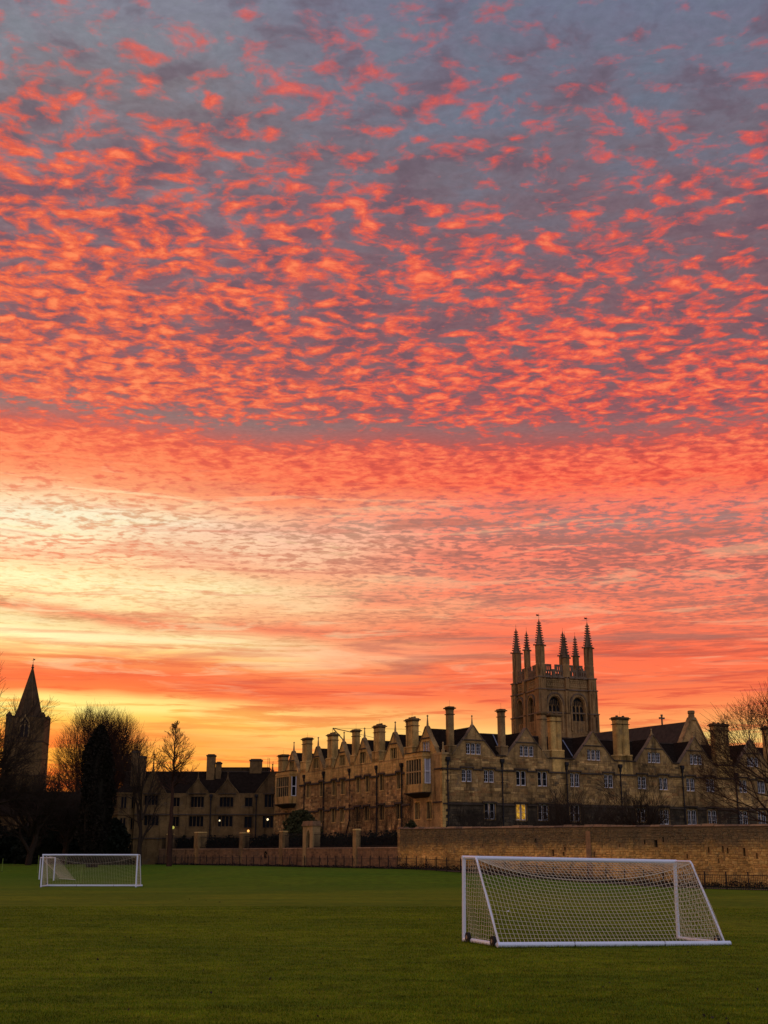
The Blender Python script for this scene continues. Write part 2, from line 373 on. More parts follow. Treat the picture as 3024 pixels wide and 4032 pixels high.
WM = {}
def tag(o, label=None, cat=None, group=None, kind=None):
    for k, v in (('label', label), ('category', cat), ('group', group), ('kind', kind)):
        if v: o[k] = v
    return o
def link(o, parent=None, M=None):
    COL.objects.link(o); M = M if M is not None else I4
    WM[o.name] = M
    if parent is not None:
        o.parent = parent; o.matrix_local = WM[parent.name].inverted() @ M
    else: o.matrix_local = M
    return o
def empty(name, loc, label=None, cat=None, group=None, rz=0):
    o = bpy.data.objects.new(name, None); o.empty_display_size = .5
    tag(o, label, cat, group)
    return link(o, None, Matrix.Translation(loc) @ Matrix.Rotation(rz, 4, 'Z'))
def obj(name, mb, m=None, parent=None, M=None):
    me = mb.mesh(name, m) if isinstance(mb, MB) else mb
    o = bpy.data.objects.new(name, me)
    return link(o, parent, M)
def frame(ox, oy, ux, uy, oz=0):      # local x along the wall, y into it, z up
    l = math.hypot(ux, uy); ux /= l; uy /= l
    return Matrix(((ux, -uy, 0, ox), (uy, ux, 0, oy), (0, 0, 1, oz), (0, 0, 0, 1)))
def rect(x0, x1, z0, z1): return [(x0, z0), (x1, z0), (x1, z1), (x0, z1)]
def npmesh(name, V, F, m):
    me = bpy.data.meshes.new(name); n = F.shape[1]
    me.vertices.add(len(V)); me.vertices.foreach_set('co', V.astype(np.float32).ravel())
    me.loops.add(F.size); me.loops.foreach_set('vertex_index', F.astype(np.int32).ravel())
    me.polygons.add(len(F)); me.polygons.foreach_set('loop_start', np.arange(0, F.size, n, dtype=np.int32))
    me.materials.append(MAT[m]); me.update(calc_edges=True); return me

# ------------------------------------------------------------------ ground
def sst(a, b, x):
    t = min(1, max(0, (x - a) / (b - a))); return t * t * (3 - 2 * t)
def gz(x, y):
    q = 40 * sst(10, 34, -x)
    return 1.05 * sst(92 + q, 120 + q * .85, y) - .0155 * min(12, max(0, x - 2)) * (1 - sst(45, 75, y)) * sst(10, 25, y)
def grid_sheet(name, xs, ys, m, dz=0.0):
    V = np.array([(x, y, gz(x, y) + dz) for y in ys for x in xs]); nx = len(xs)
    F = np.array([(j * nx + i, j * nx + i + 1, (j + 1) * nx + i + 1, (j + 1) * nx + i) for j in range(len(ys) - 1) for i in range(nx - 1)])
    return npmesh(name, V, F, m)
xs = sorted(set([-4000, -1500, -600, -300, -150, 150, 300, 600, 1500, 4000] + list(range(-80, 81, 4))))
ys = sorted(set([-400, -100, -30] + list(range(0, 200, 4)) + [230, 300, 500, 1000, 2500, 6000]))
g = obj('grass_field', grid_sheet('grass_field', xs, ys, 'grass')); tag(g, kind='structure')

# mown grass blades on the near part of the field
def blades(n, x0, x1, y0, y1, h, w):
    yy = y0 + (y1 - y0) * RNG.random(n) ** 1.5
    hw = .345 * yy + 1.0
    xx = (RNG.random(n) * 2 - 1) * hw
    zz = np.array([gz(a, b) for a, b in zip(xx, yy)])
    a = RNG.random(n) * 2 * np.pi; hh = h * (.5 + RNG.random(n)); ww = w * (.6 + .8 * RNG.random(n)) * (.6 + yy / 60)
    dx_, dy_ = np.cos(a) * ww, np.sin(a) * ww
    lean = (RNG.random((n, 2)) - .5) * .9 * hh[:, None]
    V = np.empty((n, 3, 3))
    V[:, 0] = np.stack([xx - dx_, yy - dy_, zz - .004], 1); V[:, 1] = np.stack([xx + dx_, yy + dy_, zz - .004], 1)
    V[:, 2] = np.stack([xx + lean[:, 0], yy + lean[:, 1], zz + hh], 1)
    return V.reshape(-1, 3), np.arange(3 * n).reshape(-1, 3)
V, F = blades(330000, 0, 0, 17, 62, .030, .009)
o = obj('grass', npmesh('grass', V, F, 'blades')); tag(o, 'short mown grass covering the near playing field', None, None, 'stuff')

# ------------------------------------------------------------------ lines of fence and walls
FENCE = [(30.5, 83.6), (25.2, 90.2), (16.6, 100.4), (5.7, 113.4), (-.3, 124.6), (-12.9, 146.2), (-25.6, 165.2), (-36, 180), (-62, 196), (-90, 206)]
WALL = [(1.41, 124.0), (5.9, 116.6), (18.5, 101.6), (31.5, 89.6)]
def along(poly):
    L = [0]
    for a, b in zip(poly, poly[1:]): L.append(L[-1] + math.dist(a, b))
    def at(s):
        for k in range(len(poly) - 1):
            if s <= L[k + 1] or k == len(poly) - 2:
                u = (s - L[k]) / (L[k + 1] - L[k]); a, b = poly[k], poly[k + 1]
                return a[0] + (b[0] - a[0]) * u, a[1] + (b[1] - a[1]) * u, (b[0] - a[0]) / (L[k + 1] - L[k]), (b[1] - a[1]) / (L[k + 1] - L[k])
    return at, L[-1]
fat, FL = along(FENCE)
# gravel path between the fence and the walls
V, Fq = [], []; k = 0
for i in range(0, 130):
    x, y, ux, uy = fat(i * FL / 129)
    nx, ny = -uy, ux
    if nx * x + ny * (y - 0) < 0: nx, ny = -nx, -ny
    w = 2.3
    for q in (.35, w): 
        X, Y = x + nx * q, y + ny * q; V.append((X, Y, gz(X, Y) + .03))
Fq = [(2 * i, 2 * i + 1, 2 * i + 3, 2 * i + 2) for i in range(129)]
plain('gravel', (.15, .095, .055), .95, .1, noise=.4, scale=2, bump=.5)
o = obj('path', npmesh('path', np.array(V), np.array(Fq), 'gravel')); tag(o, kind='structure')

# ------------------------------------------------------------------ field fence
fence = empty('field_fence', (28.5, 86, gz(28.5, 86)), 'long thin dark fence of stakes and wire between the grass and the stone walls', 'fence')
post = MB().box(-.034, .034, -.03, .03, -.2, 1.25).mesh('post', 'iron')
pick = MB().taper(-.018, .018, -.012, .012, 0, 1.05, .008).mesh('picket', 'iron')
brace = MB().tube([(0, 0, 1.05), (-.85, 0, 0)], .024, 4).mesh('brace', 'iron')
nf = 0; s = 1.5; rails = {z: [] for z in (.18, 1.0)}
stuff = MB(); npk = 0
S0 = .0
while S0 < FL:
    x, y, ux, uy = fat(S0); M = frame(x, y, ux, uy, gz(x, y))
    obj('post', post, 'iron', fence, M)
    if nf % 4 == 3: obj('brace', brace, 'iron', fence, M)
    for z in rails: rails[z].append((x, y, gz(x, y) + z))
    S0 += 1.85; nf += 1
S0 = .2
while S0 < FL:
    x, y, ux, uy = fat(S0)
    if npk < 290:
        obj('picket', pick, 'iron', fence, frame(x, y, ux, uy, gz(x, y) + .03)); npk += 1
    else:
        zz_ = gz(x, y); stuff.box(x - .008, x + .008, y - .008, y + .008, zz_ + .03, zz_ + 1.0)
    S0 += .15 if S0 < 46 else .22
r = MB()
for z in rails: obj('rail', MB().tube(rails[z], .018, 4), 'iron', fence)
o = obj('picket', stuff, 'iron', fence); o['kind'] = 'stuff'

# ------------------------------------------------------------------ garden wall
def courses(x0, x1, z0f, z1f, hx, hz, skip, depth=.05, jit=.0, rnd=None, zmin=None):
    rnd = rnd or random.Random(3); res = []
    z = z0f
    while z < z1f - .06:
        h = hz * rnd.uniform(.6, 1.45)
        if z + h > z1f: h = z1f - z
        x = x0 + rnd.uniform(0, hx * .2)
        while x < x1 - .1:
            w = hx * rnd.uniform(.45, 1.8)
            if x + w > x1: w = x1 - x
            if w > .08 and not any(x + w > a and x < b and z + h > c and z < d for a, b, c, d in skip):
                a_, b_ = (rnd.uniform(-jit, jit), rnd.uniform(-jit, jit)) if jit else (0, 0)
                res.append((x + .003, x + w - .003, z + .003 + a_, z + h - .003 + b_, rnd.uniform(.008, depth)))
            x += w
        z += h
    return res
def stone_box(mb, r, y0=0.04, rnd=random):
    x0, x1, z0, z1, p = r; c = min(.02, (x1 - x0) * .2)
    mb.add([(x0, y0, z0), (x1, y0, z0), (x1, y0, z1), (x0, y0, z1), (x0 + c, -p, z0 + c), (x1 - c, -p * rnd.uniform(.6, 1), z0 + c), (x1 - c, -p, z1 - c), (x0 + c, -p * rnd.uniform(.6, 1), z1 - c)],
           [(4, 5, 6, 7), (0, 1, 5, 4), (1, 2, 6, 5), (2, 3, 7, 6), (3, 0, 4, 7)])
def lay(res, parent, M, m, key, limit=290, name='stone'):
    res = sorted(res, key=key); mb = MB()
    for i, r in enumerate(res):
        if i < limit:
            b = MB(); stone_box(b, r); obj(name, b, m, parent, M)
        else: stone_box(mb, r)
    if mb.v:
        o = obj(name, mb, m, parent, M); o['kind'] = 'stuff'
gw = empty('garden_wall', (18.5, 101.6, gz(18.5, 101.6)), 'tall ochre rubble garden wall with dark put-log holes behind the near goal', 'wall')
wat, WL = along(WALL)
rw = random.Random(11)
HOLES = [(2538, 3316, .14, .35), (2582, 3322, .3, .55), (2611, 3306, .14, .4), (2790, 3347, .13, .4), (2846, 3344, .14, .5), (2865, 3349, .13, .4), (2930, 3355, .2, .6), (2980, 3370, .14, .4), (2706, 3372, .12, .35), (2830, 3390, .1, .3),
         (2109, 3310, .22, .35), (2178, 3359, .2, .5), (2224, 3342, .2, .3), (2219, 3362, .2, .3), (2340, 3365, .12, .4), (1900, 3330, .1, .2), (2440, 3330, .1, .25)]
def ray(px_, py_):
    th = R(15.853); a, b = (px_ - 1512) / 4740, (2016 - py_) / 4740
    return Vector((a, math.cos(th) - b * math.sin(th), math.sin(th) + b * math.cos(th)))
for k in range(3):
    a, b = WALL[k], WALL[k + 1]; L = math.dist(a, b); M = frame(a[0], a[1], b[0] - a[0], b[1] - a[1])
    zt0, zt1 = [(4.87, 4.78), (4.78, 4.62), (4.62, 4.44)][k]
    Mi = M.inverted(); holes = []
    for hx_, hy_, w, h in HOLES:       # put-log holes, found where they sit on this stretch of wall
        dr = Mi.to_3x3() @ ray(hx_, hy_); or_ = Mi @ Vector((0, 0, EYE)); tt = -or_.y / dr.y; p = or_ + dr * tt
        if .4 < p.x < L - .4: holes.append((p.x - w / 2, p.x + w / 2, p.z - h / 2, p.z + h / 2))
    zb = -.3
    obj('wall_core', MB().prism([(0, zb), (L, zb), (L, zt1), (0, zt0)], 0.0, .7, [rect(*h) for h in holes]), 'garden_mortar', gw, M)
    if holes:
        hb = MB()
        for h in holes: hb.box(h[0] - .02, h[1] + .02, .3, .34, h[2] - .02, h[3] + .02)
        obj('hole_back', hb, 'iron', gw, M)['kind'] = 'stuff'
    res = courses(0.02, L - .02, .0, min(zt0, zt1) - .02, .26, .16, holes, .07, jit=.035, rnd=rw)
    lay(res, gw, M, 'garden_rubble', (lambda r: -(r[1] - r[0]) * (r[3] - r[2])), 95)
    x = 0
    while x < L - .05:
        w = min(rw.uniform(.7, 1.3), L - x); z = zt0 + (zt1 - zt0) * (x / L)
        c = MB().taper(x + .01, x + w - .01, -.09 - rw.uniform(0, .04), .79, z - .02, z + .13 + rw.uniform(-.05, .06), .02 + rw.uniform(0, .06), .16)
        obj('coping_stone', c, 'low_rubble', gw, M); x += w
    if k == 1:
        obj('buttress', MB().taper(L - 2.6, L - 2.1, -.16, -.002, 0, 4.3, .0, .05), 'low_rubble', gw, M)
# end pier of the tall wall
a, b = WALL[0], WALL[1]; M = frame(a[0], a[1], b[0] - a[0], b[1] - a[1])
q = MB()
for i in range(14):
    z = .9 + i * .285; w = .5 if i % 2 else .34
    obj('quoin', MB().box(-.02, w, -.06, .76, z, z + .27), 'rubble', gw, M)

# ------------------------------------------------------------------ low wall, piers, gateway and railings
LW = [(1.41, 124.0), (-3.0, 131.2), (-8.4, 140.2), (-12.2, 148.0), (-18.0, 157.2), (-25.0, 166.2), (-30.0, 172.5), (-40.0, 184.0), (-66, 198)]
lw = empty('low_wall', (-8, 140, 1.05), 'low brown stone wall with tall piers running left from the tall garden wall', 'wall')
rl = random.Random(5)
for k in range(len(LW) - 1):
    b, a = LW[k], LW[k + 1]; L = math.dist(a, b); M = frame(a[0], a[1], b[0] - a[0], b[1] - a[1])
    zt = 3.02
    obj('wall_core', MB().box(0, L, 0, .5, .6, zt), 'low_rubble', lw, M)
    if k < 6: lay(courses(.02, L - .02, 1.0, zt - .01, .42, .24, [], .05, rnd=rl), lw, M, 'low_rubble', lambda r: -(r[1] - r[0]) * (r[3] - r[2]), 46)
    obj('coping', MB().taper(-.02, L + .02, -.07, .57, zt + .003, zt + .13, .0, .1), 'low_rubble', lw, M)
for (x, y, w, zt) in [(-3.0, 131.1, .62, 4.86), (-12.1, 147.9, .85, 4.95), (-17.9, 157.2, .95, 4.95), (-24.9, 166.2, 1.25, 5.15), (-29.8, 172.4, .85, 5.0), (-40, 184, .9, 5.0)]:
    M = frame(x, y, .56, -.83)
    p = obj('pier', MB().box(-w / 2, w / 2, -.15, w - .15, .8, zt), 'facade', lw, M)
    obj('pier_cap', MB().taper(-w / 2 - .06, w / 2 + .06, -.21, w - .09, zt + .002, zt + .16, .1), 'ashlar', p, M)
gate = empty('stone_gateway', (-7.6, 140, 1.05), 'pale stone gateway with narrow pointed opening standing in the low wall', 'gateway')
M = frame(-8.15, 140.8, .56, -.83)
def arch(cx, w, z0, zs, za, n=6):        # pointed opening
    pts = [(cx - w / 2, z0), (cx + w / 2, z0)]
    for i in range(n + 1):
        t_ = i / n; pts.append((cx + w / 2 * math.cos(t_ * math.pi / 2) ** .8 if i < n else cx, zs + (za - zs) * math.sin(t_ * math.pi / 2) ** 1.1))
    for i in range(1, n + 1):
        t_ = 1 - i / n; pts.append((cx - w / 2 * math.cos(t_ * math.pi / 2) ** .8, zs + (za - zs) * math.sin(t_ * math.pi / 2) ** 1.1))
    return pts
obj('gate_pier', MB().box(-1.1, -.42, -.55, .45, .8, 5.5), 'mullion', gate, M)
obj('gate_pier', MB().box(.42, 1.1, -.55, .45, .8, 5.5), 'mullion', gate, M)
arc = MB().prism([(-.42, 4.3), (-.24, 4.85), (0, 5.12), (.24, 4.85), (.42, 4.3), (.42, 5.5), (-.42, 5.5)], -.5, .4)
obj('arch_stone', arc, 'mullion', gate, M)
obj('cornice', MB().box(-1.22, 1.22, -.67, .57, 5.5, 5.68).taper(-1.16, 1.16, -.61, .51, 5.682, 6.05, .06), 'low_rubble', gate, M)
obj('gate_leaf', MB().box(-.42, .42, .1, .16, 1.0, 4.4), 'iron', gate, M)
bar = MB().taper(-.014, .014, -.014, .014, 0, 1.72, .006).mesh('railing_bar', 'iron')
where = ['between the tall wall and the rightmost pier', 'between the rightmost pier and the gateway', 'just left of the gateway', 'between second and third pier left of the gateway', 'in front of the lamp by the gabled range',
         'in front of the bare tree trunk', 'at the far left end of the low wall']
for k in range(7):
    b, a = LW[k], LW[k + 1]; L = math.dist(a, b); M = frame(a[0], a[1], b[0] - a[0], b[1] - a[1])
    rr = empty('iron_railing', (a[0], a[1], 3.13), 'dark iron railing on the low wall, ' + where[k], 'railing', 'railings between the piers of the low wall')
    x = .5
    while x < L - .4:
        obj('railing_bar', bar, 'iron', rr, M @ Matrix.Translation((x, .25, 3.11))); x += .165
    for z in (3.25, 4.55): obj('rail', MB().box(.4, L - .3, .23, .27, z, z + .05), 'iron', rr, M)

# ------------------------------------------------------------------ building kit
CX, CY = 6.244, 132.0
def window_set(kind):
    """meshes of one window type: stone surround, then white casements and dark panes, local x centred, z from the sill"""
    n, w, h, arched, rows, white = kind; MWID = .13 if white else .09      # lights, width, height, arched heads, glazing rows, casement material or None
    mw = MWID; lw_ = (w - mw * (n - 1)) / n
    sur = MB()
    for i in range(1, n):
        x = -w / 2 + i * lw_ + (i - 1) * mw
        sur.add([(x, .09, 0), (x + mw, .09, 0), (x + mw, .17, 0), (x, .17, 0), (x, .09, h), (x + mw, .09, h), (x + mw, .17, h), (x, .17, h), (x + mw / 2, .05, 0), (x + mw / 2, .05, h)],
                [(0, 8, 9, 4), (8, 1, 5, 9), (1, 2, 6, 5), (3, 0, 4, 7)])
    b = .12
    sur.box(-w / 2 - b, -w / 2 - .003, -.025, .27, -.1, h + b); sur.box(w / 2 + .003, w / 2 + b, -.025, .27, -.1, h + b)
    sur.box(-w / 2 - .003, w / 2 + .003, -.024, .27, h + .003, h + b); sur.taper(-w / 2 - .003, w / 2 + .003, -.07, .27, -.12, -.004, 0, .04)
    pane = MB().box(-w / 2, w / 2, .24, .25, 0, h); cas = MB(); t = .022; fr = .05
    for i in range(n):
        x0 = -w / 2 + i * (lw_ + mw); x1 = x0 + lw_
        if arched:       # stone spandrels give the light a rounded head
            r = lw_ / 2; cx = (x0 + x1) / 2
            arc_ = [(cx + r * math.cos(a), h - r * .55 + r * .55 * math.sin(a)) for a in [math.pi * k / 8 for k in range(9)]]
            sur.prism([(x1, h + .001)] + arc_[:5], .10, .22) if False else None
            sur.prism([(x1, h - r * .55), (x1, h), (cx, h)] + arc_[1:4][::-1], .09, .24)
            sur.prism([(cx, h), (x0, h), (x0, h - r * .55)] + arc_[5:8][::-1], .09, .24)
        if white:
            cas.box(x0, x0 + fr, .12, .19, 0, h - (.12 if arched else 0)); cas.box(x1 - fr, x1, .12, .19, 0, h - (.12 if arched else 0))
            cas.box(x0 + fr, x1 - fr, .12, .19, 0, fr * 1.6)
            if arched:
                r = lw_ / 2; cx = (x0 + x1) / 2
                for k in range(6):
                    a0, a1 = math.pi * k / 6, math.pi * (k + 1) / 6
                    p = [(cx + r * math.cos(a0), h - r * .55 + r * .55 * math.sin(a0)), (cx + r * math.cos(a1), h - r * .55 + r * .55 * math.sin(a1))]
                    q = [(cx + (r - fr) * math.cos(a1), h - r * .55 + (r * .55 - fr) * math.sin(a1)), (cx + (r - fr) * math.cos(a0), h - r * .55 + (r * .55 - fr) * math.sin(a0))]
                    cas.prism(p + q, .122, .192)
            else: cas.box(x0 + fr, x1 - fr, .12, .19, h - fr, h)
            if rows > 2: cas.box((x0 + x1) / 2 - t / 2, (x0 + x1) / 2 + t / 2, .14, .18, fr * 1.6, h - fr)
            for k in range(1, rows):
                z = h * k / rows; cas.box(x0 + fr, x1 - fr, .13, .175, z - t / 2, z + t / 2)
    return sur, cas, pane
WC = {}
def window(parent, M, x, z0, z1, w, n, arched=True, rows=3, white='white_paint', lit=None, smat=None):
    smat = smat or ('facade' if M is MR else 'ashlar')
    key = (n, round(w, 1), round(z1 - z0, 1), arched, rows, white, smat)
    if key not in WC:
        s_, c_, p_ = window_set((n, key[1], key[2], arched, rows, white))
        WC[key] = (s_.mesh('window', smat), c_.mesh('casement', white) if white else None, p_.mesh('pane', 'glass'))
    sm, cm, pm = WC[key]; T = M @ Matrix.Translation((x, 0, z0))
    wdw = obj('window', sm, None, parent, T)
    if cm: obj('casement', cm, None, wdw, T)
    if lit:
        pm = pm.copy(); pm.materials[0] = MAT[lit]
    obj('pane', pm, None, wdw, T)
    return wdw
def hole(x, z0, z1, w): w = round(w, 1); return (x - w / 2, x + w / 2, z0, z0 + round(z1 - z0, 1))

def gable_poly(hw, zb, za, flare=True):
    H = za - zb
    if flare: half = [(hw, 0), (hw * .93, .07), (hw * .80, .21), (hw * .59, .40), (hw * .37, .60), (hw * .20, .78), (hw * .085, .91), (0, 1)]
    else: half = [(hw, 0), (0, 1)]
    r = [(x, zb + H * k) for x, k in half]
    return [(-x, z) for x, z in r] + [(x, z) for x, z in r[::-1][1:]]
def gable(parent, M, cx, hw, zb, za, win=None, ridge_z=15.7, ridge_y=4.0, smat='facade', mat_roof='slate', finial=True, thick=.45, str_z=None, flare=True, fin_h=1.15):
    poly = [(x + cx, z) for x, z in gable_poly(hw, zb, za, flare)]
    m = len(poly) // 2          # order: left foot .. apex .. right foot
    ring = poly[::-1]
    holes = [rect(*(win[0] - win[3] / 2, win[0] + win[3] / 2, win[1], win[2]))] if win else []
    if win: holes = [rect(*hole(*win[:4]))]
    gb = obj('gable', MB().prism(ring, 0, thick, holes), smat, parent, M)
    # coping strips that follow the edge
    c = MB()
    for (a, b) in zip(poly, poly[1:]):
        dx_, dz_ = b[0] - a[0], b[1] - a[1]; l = math.hypot(dx_, dz_); nx, nz = -dz_ / l, dx_ / l
        q = [(a[0] + nx * .003, a[1] + nz * .003), (b[0] + nx * .003, b[1] + nz * .003), (b[0] + nx * .08, b[1] + nz * .08), (a[0] + nx * .08, a[1] + nz * .08)]
        c.prism(q, -.09, thick + .05)
    obj('gable_coping', c, {'ashlar': 'facade', 'facade': 'tower_dark'}.get(smat, smat), gb, M)
    if str_z:
        k = [p for p in poly if p[1] >= str_z - .3]; hwz = max(abs(p[0] - cx) for p in k) * .93
        obj('moulding', MB().taper(cx - hwz, cx + hwz, -.10, -.002, str_z, str_z + .13, .02, .02), 'dark_moulding', gb, M)
    if finial:
        f_ = MB().lathe(cx, thick / 2, [(.2, za - .12), (.24, za + .08), (.13, za + .16), (.05, za + fin_h - .14), (.10, za + fin_h - .1), (.11, za + fin_h), (.03, za + fin_h + .08)], 6)
        obj('finial', f_, 'mullion' if smat != 'shade_stone' else 'shade_stone', gb, M)
    # roof running back from the gable to the main ridge
    zr = min(ridge_z, za - .15); L_ = [(cx - hw + .1, zb + .05), (cx, zr), (cx + hw - .1, zb + .05)]
    rf = MB().add([(L_[0][0], thick, L_[0][1]), (L_[1][0], thick, L_[1][1]), (L_[2][0], thick, L_[2][1]), (L_[0][0], thick + .2, L_[0][1]), (L_[1][0], ridge_y, L_[1][1]), (L_[2][0], thick + .2, L_[2][1])],
                  [(0, 1, 4, 3), (1, 2, 5, 4), (0, 2, 1)])
    obj('gable_roof', rf, mat_roof, parent, M)
    return gb
def chimney(parent, M, x0, w, dep, zb, zs, zt, y0=.0, flues=2, smat='facade', breast=None, pots=True, cast=.1, plinth=.12):
    c = MB(); p = plinth
    c.taper(x0 - p, x0 + w + p, y0 - p, y0 + dep + p, zb, zs - .15, 0, 0)
    c.taper(x0 - p - .06, x0 + w + p + .06, y0 - p - .06, y0 + dep + p + .06, zs - .148, zs, .06, .06)
    ch = obj('chimney', c, smat, parent, M)
    sh = MB(); fw = w / flues
    for i in range(flues):     # chamfered flues standing side by side
        a, b_ = x0 + i * fw, x0 + (i + 1) * fw; k = min(.14, fw * .2)
        sh.add([(X, Y, Z) for Z in (zs + .002, zt - .35) for X, Y in ((a + k, y0), (b_ - k, y0), (b_, y0 + k), (b_, y0 + dep - k), (b_ - k, y0 + dep), (a + k, y0 + dep), (a, y0 + dep - k), (a, y0 + k))],
               [(0, 1, 9, 8), (1, 2, 10, 9), (2, 3, 11, 10), (3, 4, 12, 11), (4, 5, 13, 12), (5, 6, 14, 13), (6, 7, 15, 14), (7, 0, 8, 15)])
    obj('flue', sh, smat, ch, M)
    t = MB().box(x0 - .05, x0 + w + .05, y0 - .05, y0 + dep + .05, zt - .85, zt - .77).taper(x0 - .15, x0 + w + .15, y0 - .15, y0 + dep + .15, zt - .20, zt - .08, 0, 0).box(x0 + .0, x0 + w - .0, y0 + .0, y0 + dep, zt - .348, zt - .205).taper(x0 - .04, x0 + w + .04, y0 - .04, y0 + dep + .04, zt - .078, zt + .05, .04)
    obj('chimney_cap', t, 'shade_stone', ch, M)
    if pots:
        for i in range(flues):
            obj('chimney_pot', MB().lathe(x0 + (i + .5) * fw, y0 + dep / 2, [(.15, zt + .04), (.17, zt + .1), (.13, zt + .24)], 8), 'shade_stone', ch, M)
    obj('lightning_rod', MB().tube([(x0 + w / 2, y0 + dep / 2, zt), (x0 + w / 2, y0 + dep / 2, zt + .75)], .012, 4), 'iron', ch, M)
    return ch
def pipe(parent, M, x, z0, z1, hop=True, wob=0):
    b_ = MB().tube([(x + wob, -.13, z0), (x, -.13, z0 + (z1 - z0) * .3 if wob else z0 + .5), (x, -.13, z1)], .075, 8)
    p = obj('drainpipe', b_, 'iron', parent, M)
    if hop: obj('rainwater_head', MB().taper(x - .1, x + .1, -.26, -.03, z1 - .3, z1, 0, 0).add([(x - .22, -.32, z1 + .25), (x + .22, -.32, z1 + .25), (x + .22, -.01, z1 + .25), (x - .22, -.01, z1 + .25), (x - .1, -.25, z1), (x + .1, -.25, z1), (x + .1, -.03, z1), (x - .1, -.03, z1)],
                  [(0, 3, 2, 1), (0, 1, 5, 4), (1, 2, 6, 5), (2, 3, 7, 6), (3, 0, 4, 7)][::1]).box(x - .22, x + .22, -.32, -.01, z1 + .252, z1 + .55), 'iron', p, M)
    for z in np.arange(z0 + .6, z1 - .5, 1.8): obj('pipe_bracket', MB().box(x - .12, x + .12, -.2, -.01, z, z + .08), 'iron', p, M)
def strings(parent, M, z, x0, x1, jumps, rise=.22, name='string_course', m='dark_moulding', h=.13, out_=.12):
    """a moulded course that steps up over the windows named in jumps (x, half width)"""
    b_ = MB(); x = x0
    for cx, hw in sorted(jumps):
        b_.taper(x, cx - hw, -out_, -.002, z - h, z, 0, .03)
        b_.box(cx - hw + .001, cx - hw + .09, -out_, -.002, z - h, z + rise - h - .001); b_.box(cx + hw - .09, cx + hw - .001, -out_, -.002, z - h, z + rise - h - .001)
        b_.taper(cx - hw - .04, cx + hw + .04, -out_ - .03, -.002, z + rise - h, z + rise, 0, .03); x = cx + hw
    b_.taper(x, x1, -out_, -.002, z - h, z, 0, .03)
    return obj(name, b_, m, parent, M)

# ------------------------------------------------------------------ college range
cb = empty('college_range', (CX, CY, 1.05), 'long gabled stone college range with tall chimneys, its corner pointing towards the camera', 'building')
MR = frame(CX, CY, .889, .458); ML = frame(CX, CY, .458, -.889)
ZS, ZL, ZE, ZA = 11.40, 7.78, 13.0, 16.05
# windows: x, z0, z1, width, lights, rows
R_mid = [(3.07, 10.0, 11.3, 1.3), (5.91, 10.0, 11.3, 1.3), (10.09, 9.75, 11.3, 1.3), (12.95, 9.75, 11.3, 1.3), (17.38, 9.8, 11.3, 1.3), (22.15, 9.8, 11.3, 1.3), (27.0, 9.8, 11.2, 1.3), (30.18, 9.75, 11.2, 1.3), (34.3, 9.7, 11.2, 1.3),
         (37.4, 9.7, 11.2, 1.3), (42.6, 9.7, 11.2, 1.3), (45.6, 9.7, 11.2, 1.3), (50.2, 9.7, 11.2, 1.3)]
R_low = [(5.9, 6.1, 7.75, 1.3), (10.0, 6.05, 7.75, 1.3), (12.88, 6.05, 7.75, 1.3), (17.2, 6.0, 7.75, 1.3), (26.6, 6.1, 7.6, 1.3), (30.0, 5.8, 7.5, 1.4), (34.2, 5.8, 7.5, 1.4), (37.35, 5.8, 7.5, 1.4), (42.3, 5.8, 7.5, 1.4), (45.3, 5.8, 7.5, 1.4), (50, 5.8, 7.5, 1.4)]
R_gab = [(4.0, 12.95, 14.1), (10.95, 12.95, 14.1), (20.2, 12.85, 14.05), (29.0, 12.85, 14.05), (35.4, 12.85, 14.05), (44.5, 12.9, 14.0), (52.5, 12.9, 14.0)]
hR = [hole(*w[:4]) for w in R_mid + R_low]
XE = 56.0
gR = [hole(c, z0, 13.0, 1.9) for c, z0, z1 in R_gab]
obj('facade_wall', MB().prism(rect(0, XE, 7.85, 12.83), 0, .45, [rect(*h) for h in hR if h[2] > 8]), 'facade', cb, MR)
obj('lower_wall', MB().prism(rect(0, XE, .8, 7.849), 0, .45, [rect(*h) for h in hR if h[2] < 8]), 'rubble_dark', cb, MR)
skip = [(a - .2, b + .2, c - .16, d + .2) for a, b, c, d in hR] + [(0, XE, ZS - .16, ZS + .0), (0, XE, 7.6, 7.8)]
skip += [(a - .0, a + w_, 11.3, 13) for a, w_ in ((14.1, 2.0), (23.4, 2.4), (38.4, 2.8))]
res = courses(.05, XE, 4.3, 12.8, .58, .27, skip, .045, rnd=random.Random(21))
res = [r for r in res if r[2] > 4.6]
lay([r for r in res if r[2] > 7.7], cb, MR, 'rubble', lambda r: r[0] - 3 * (r[1] - r[0]), 150)
lay([r for r in res if r[2] < 7.7], cb, MR, 'rubble_dark', lambda r: r[0] - 3 * (r[1] - r[0]), 40)
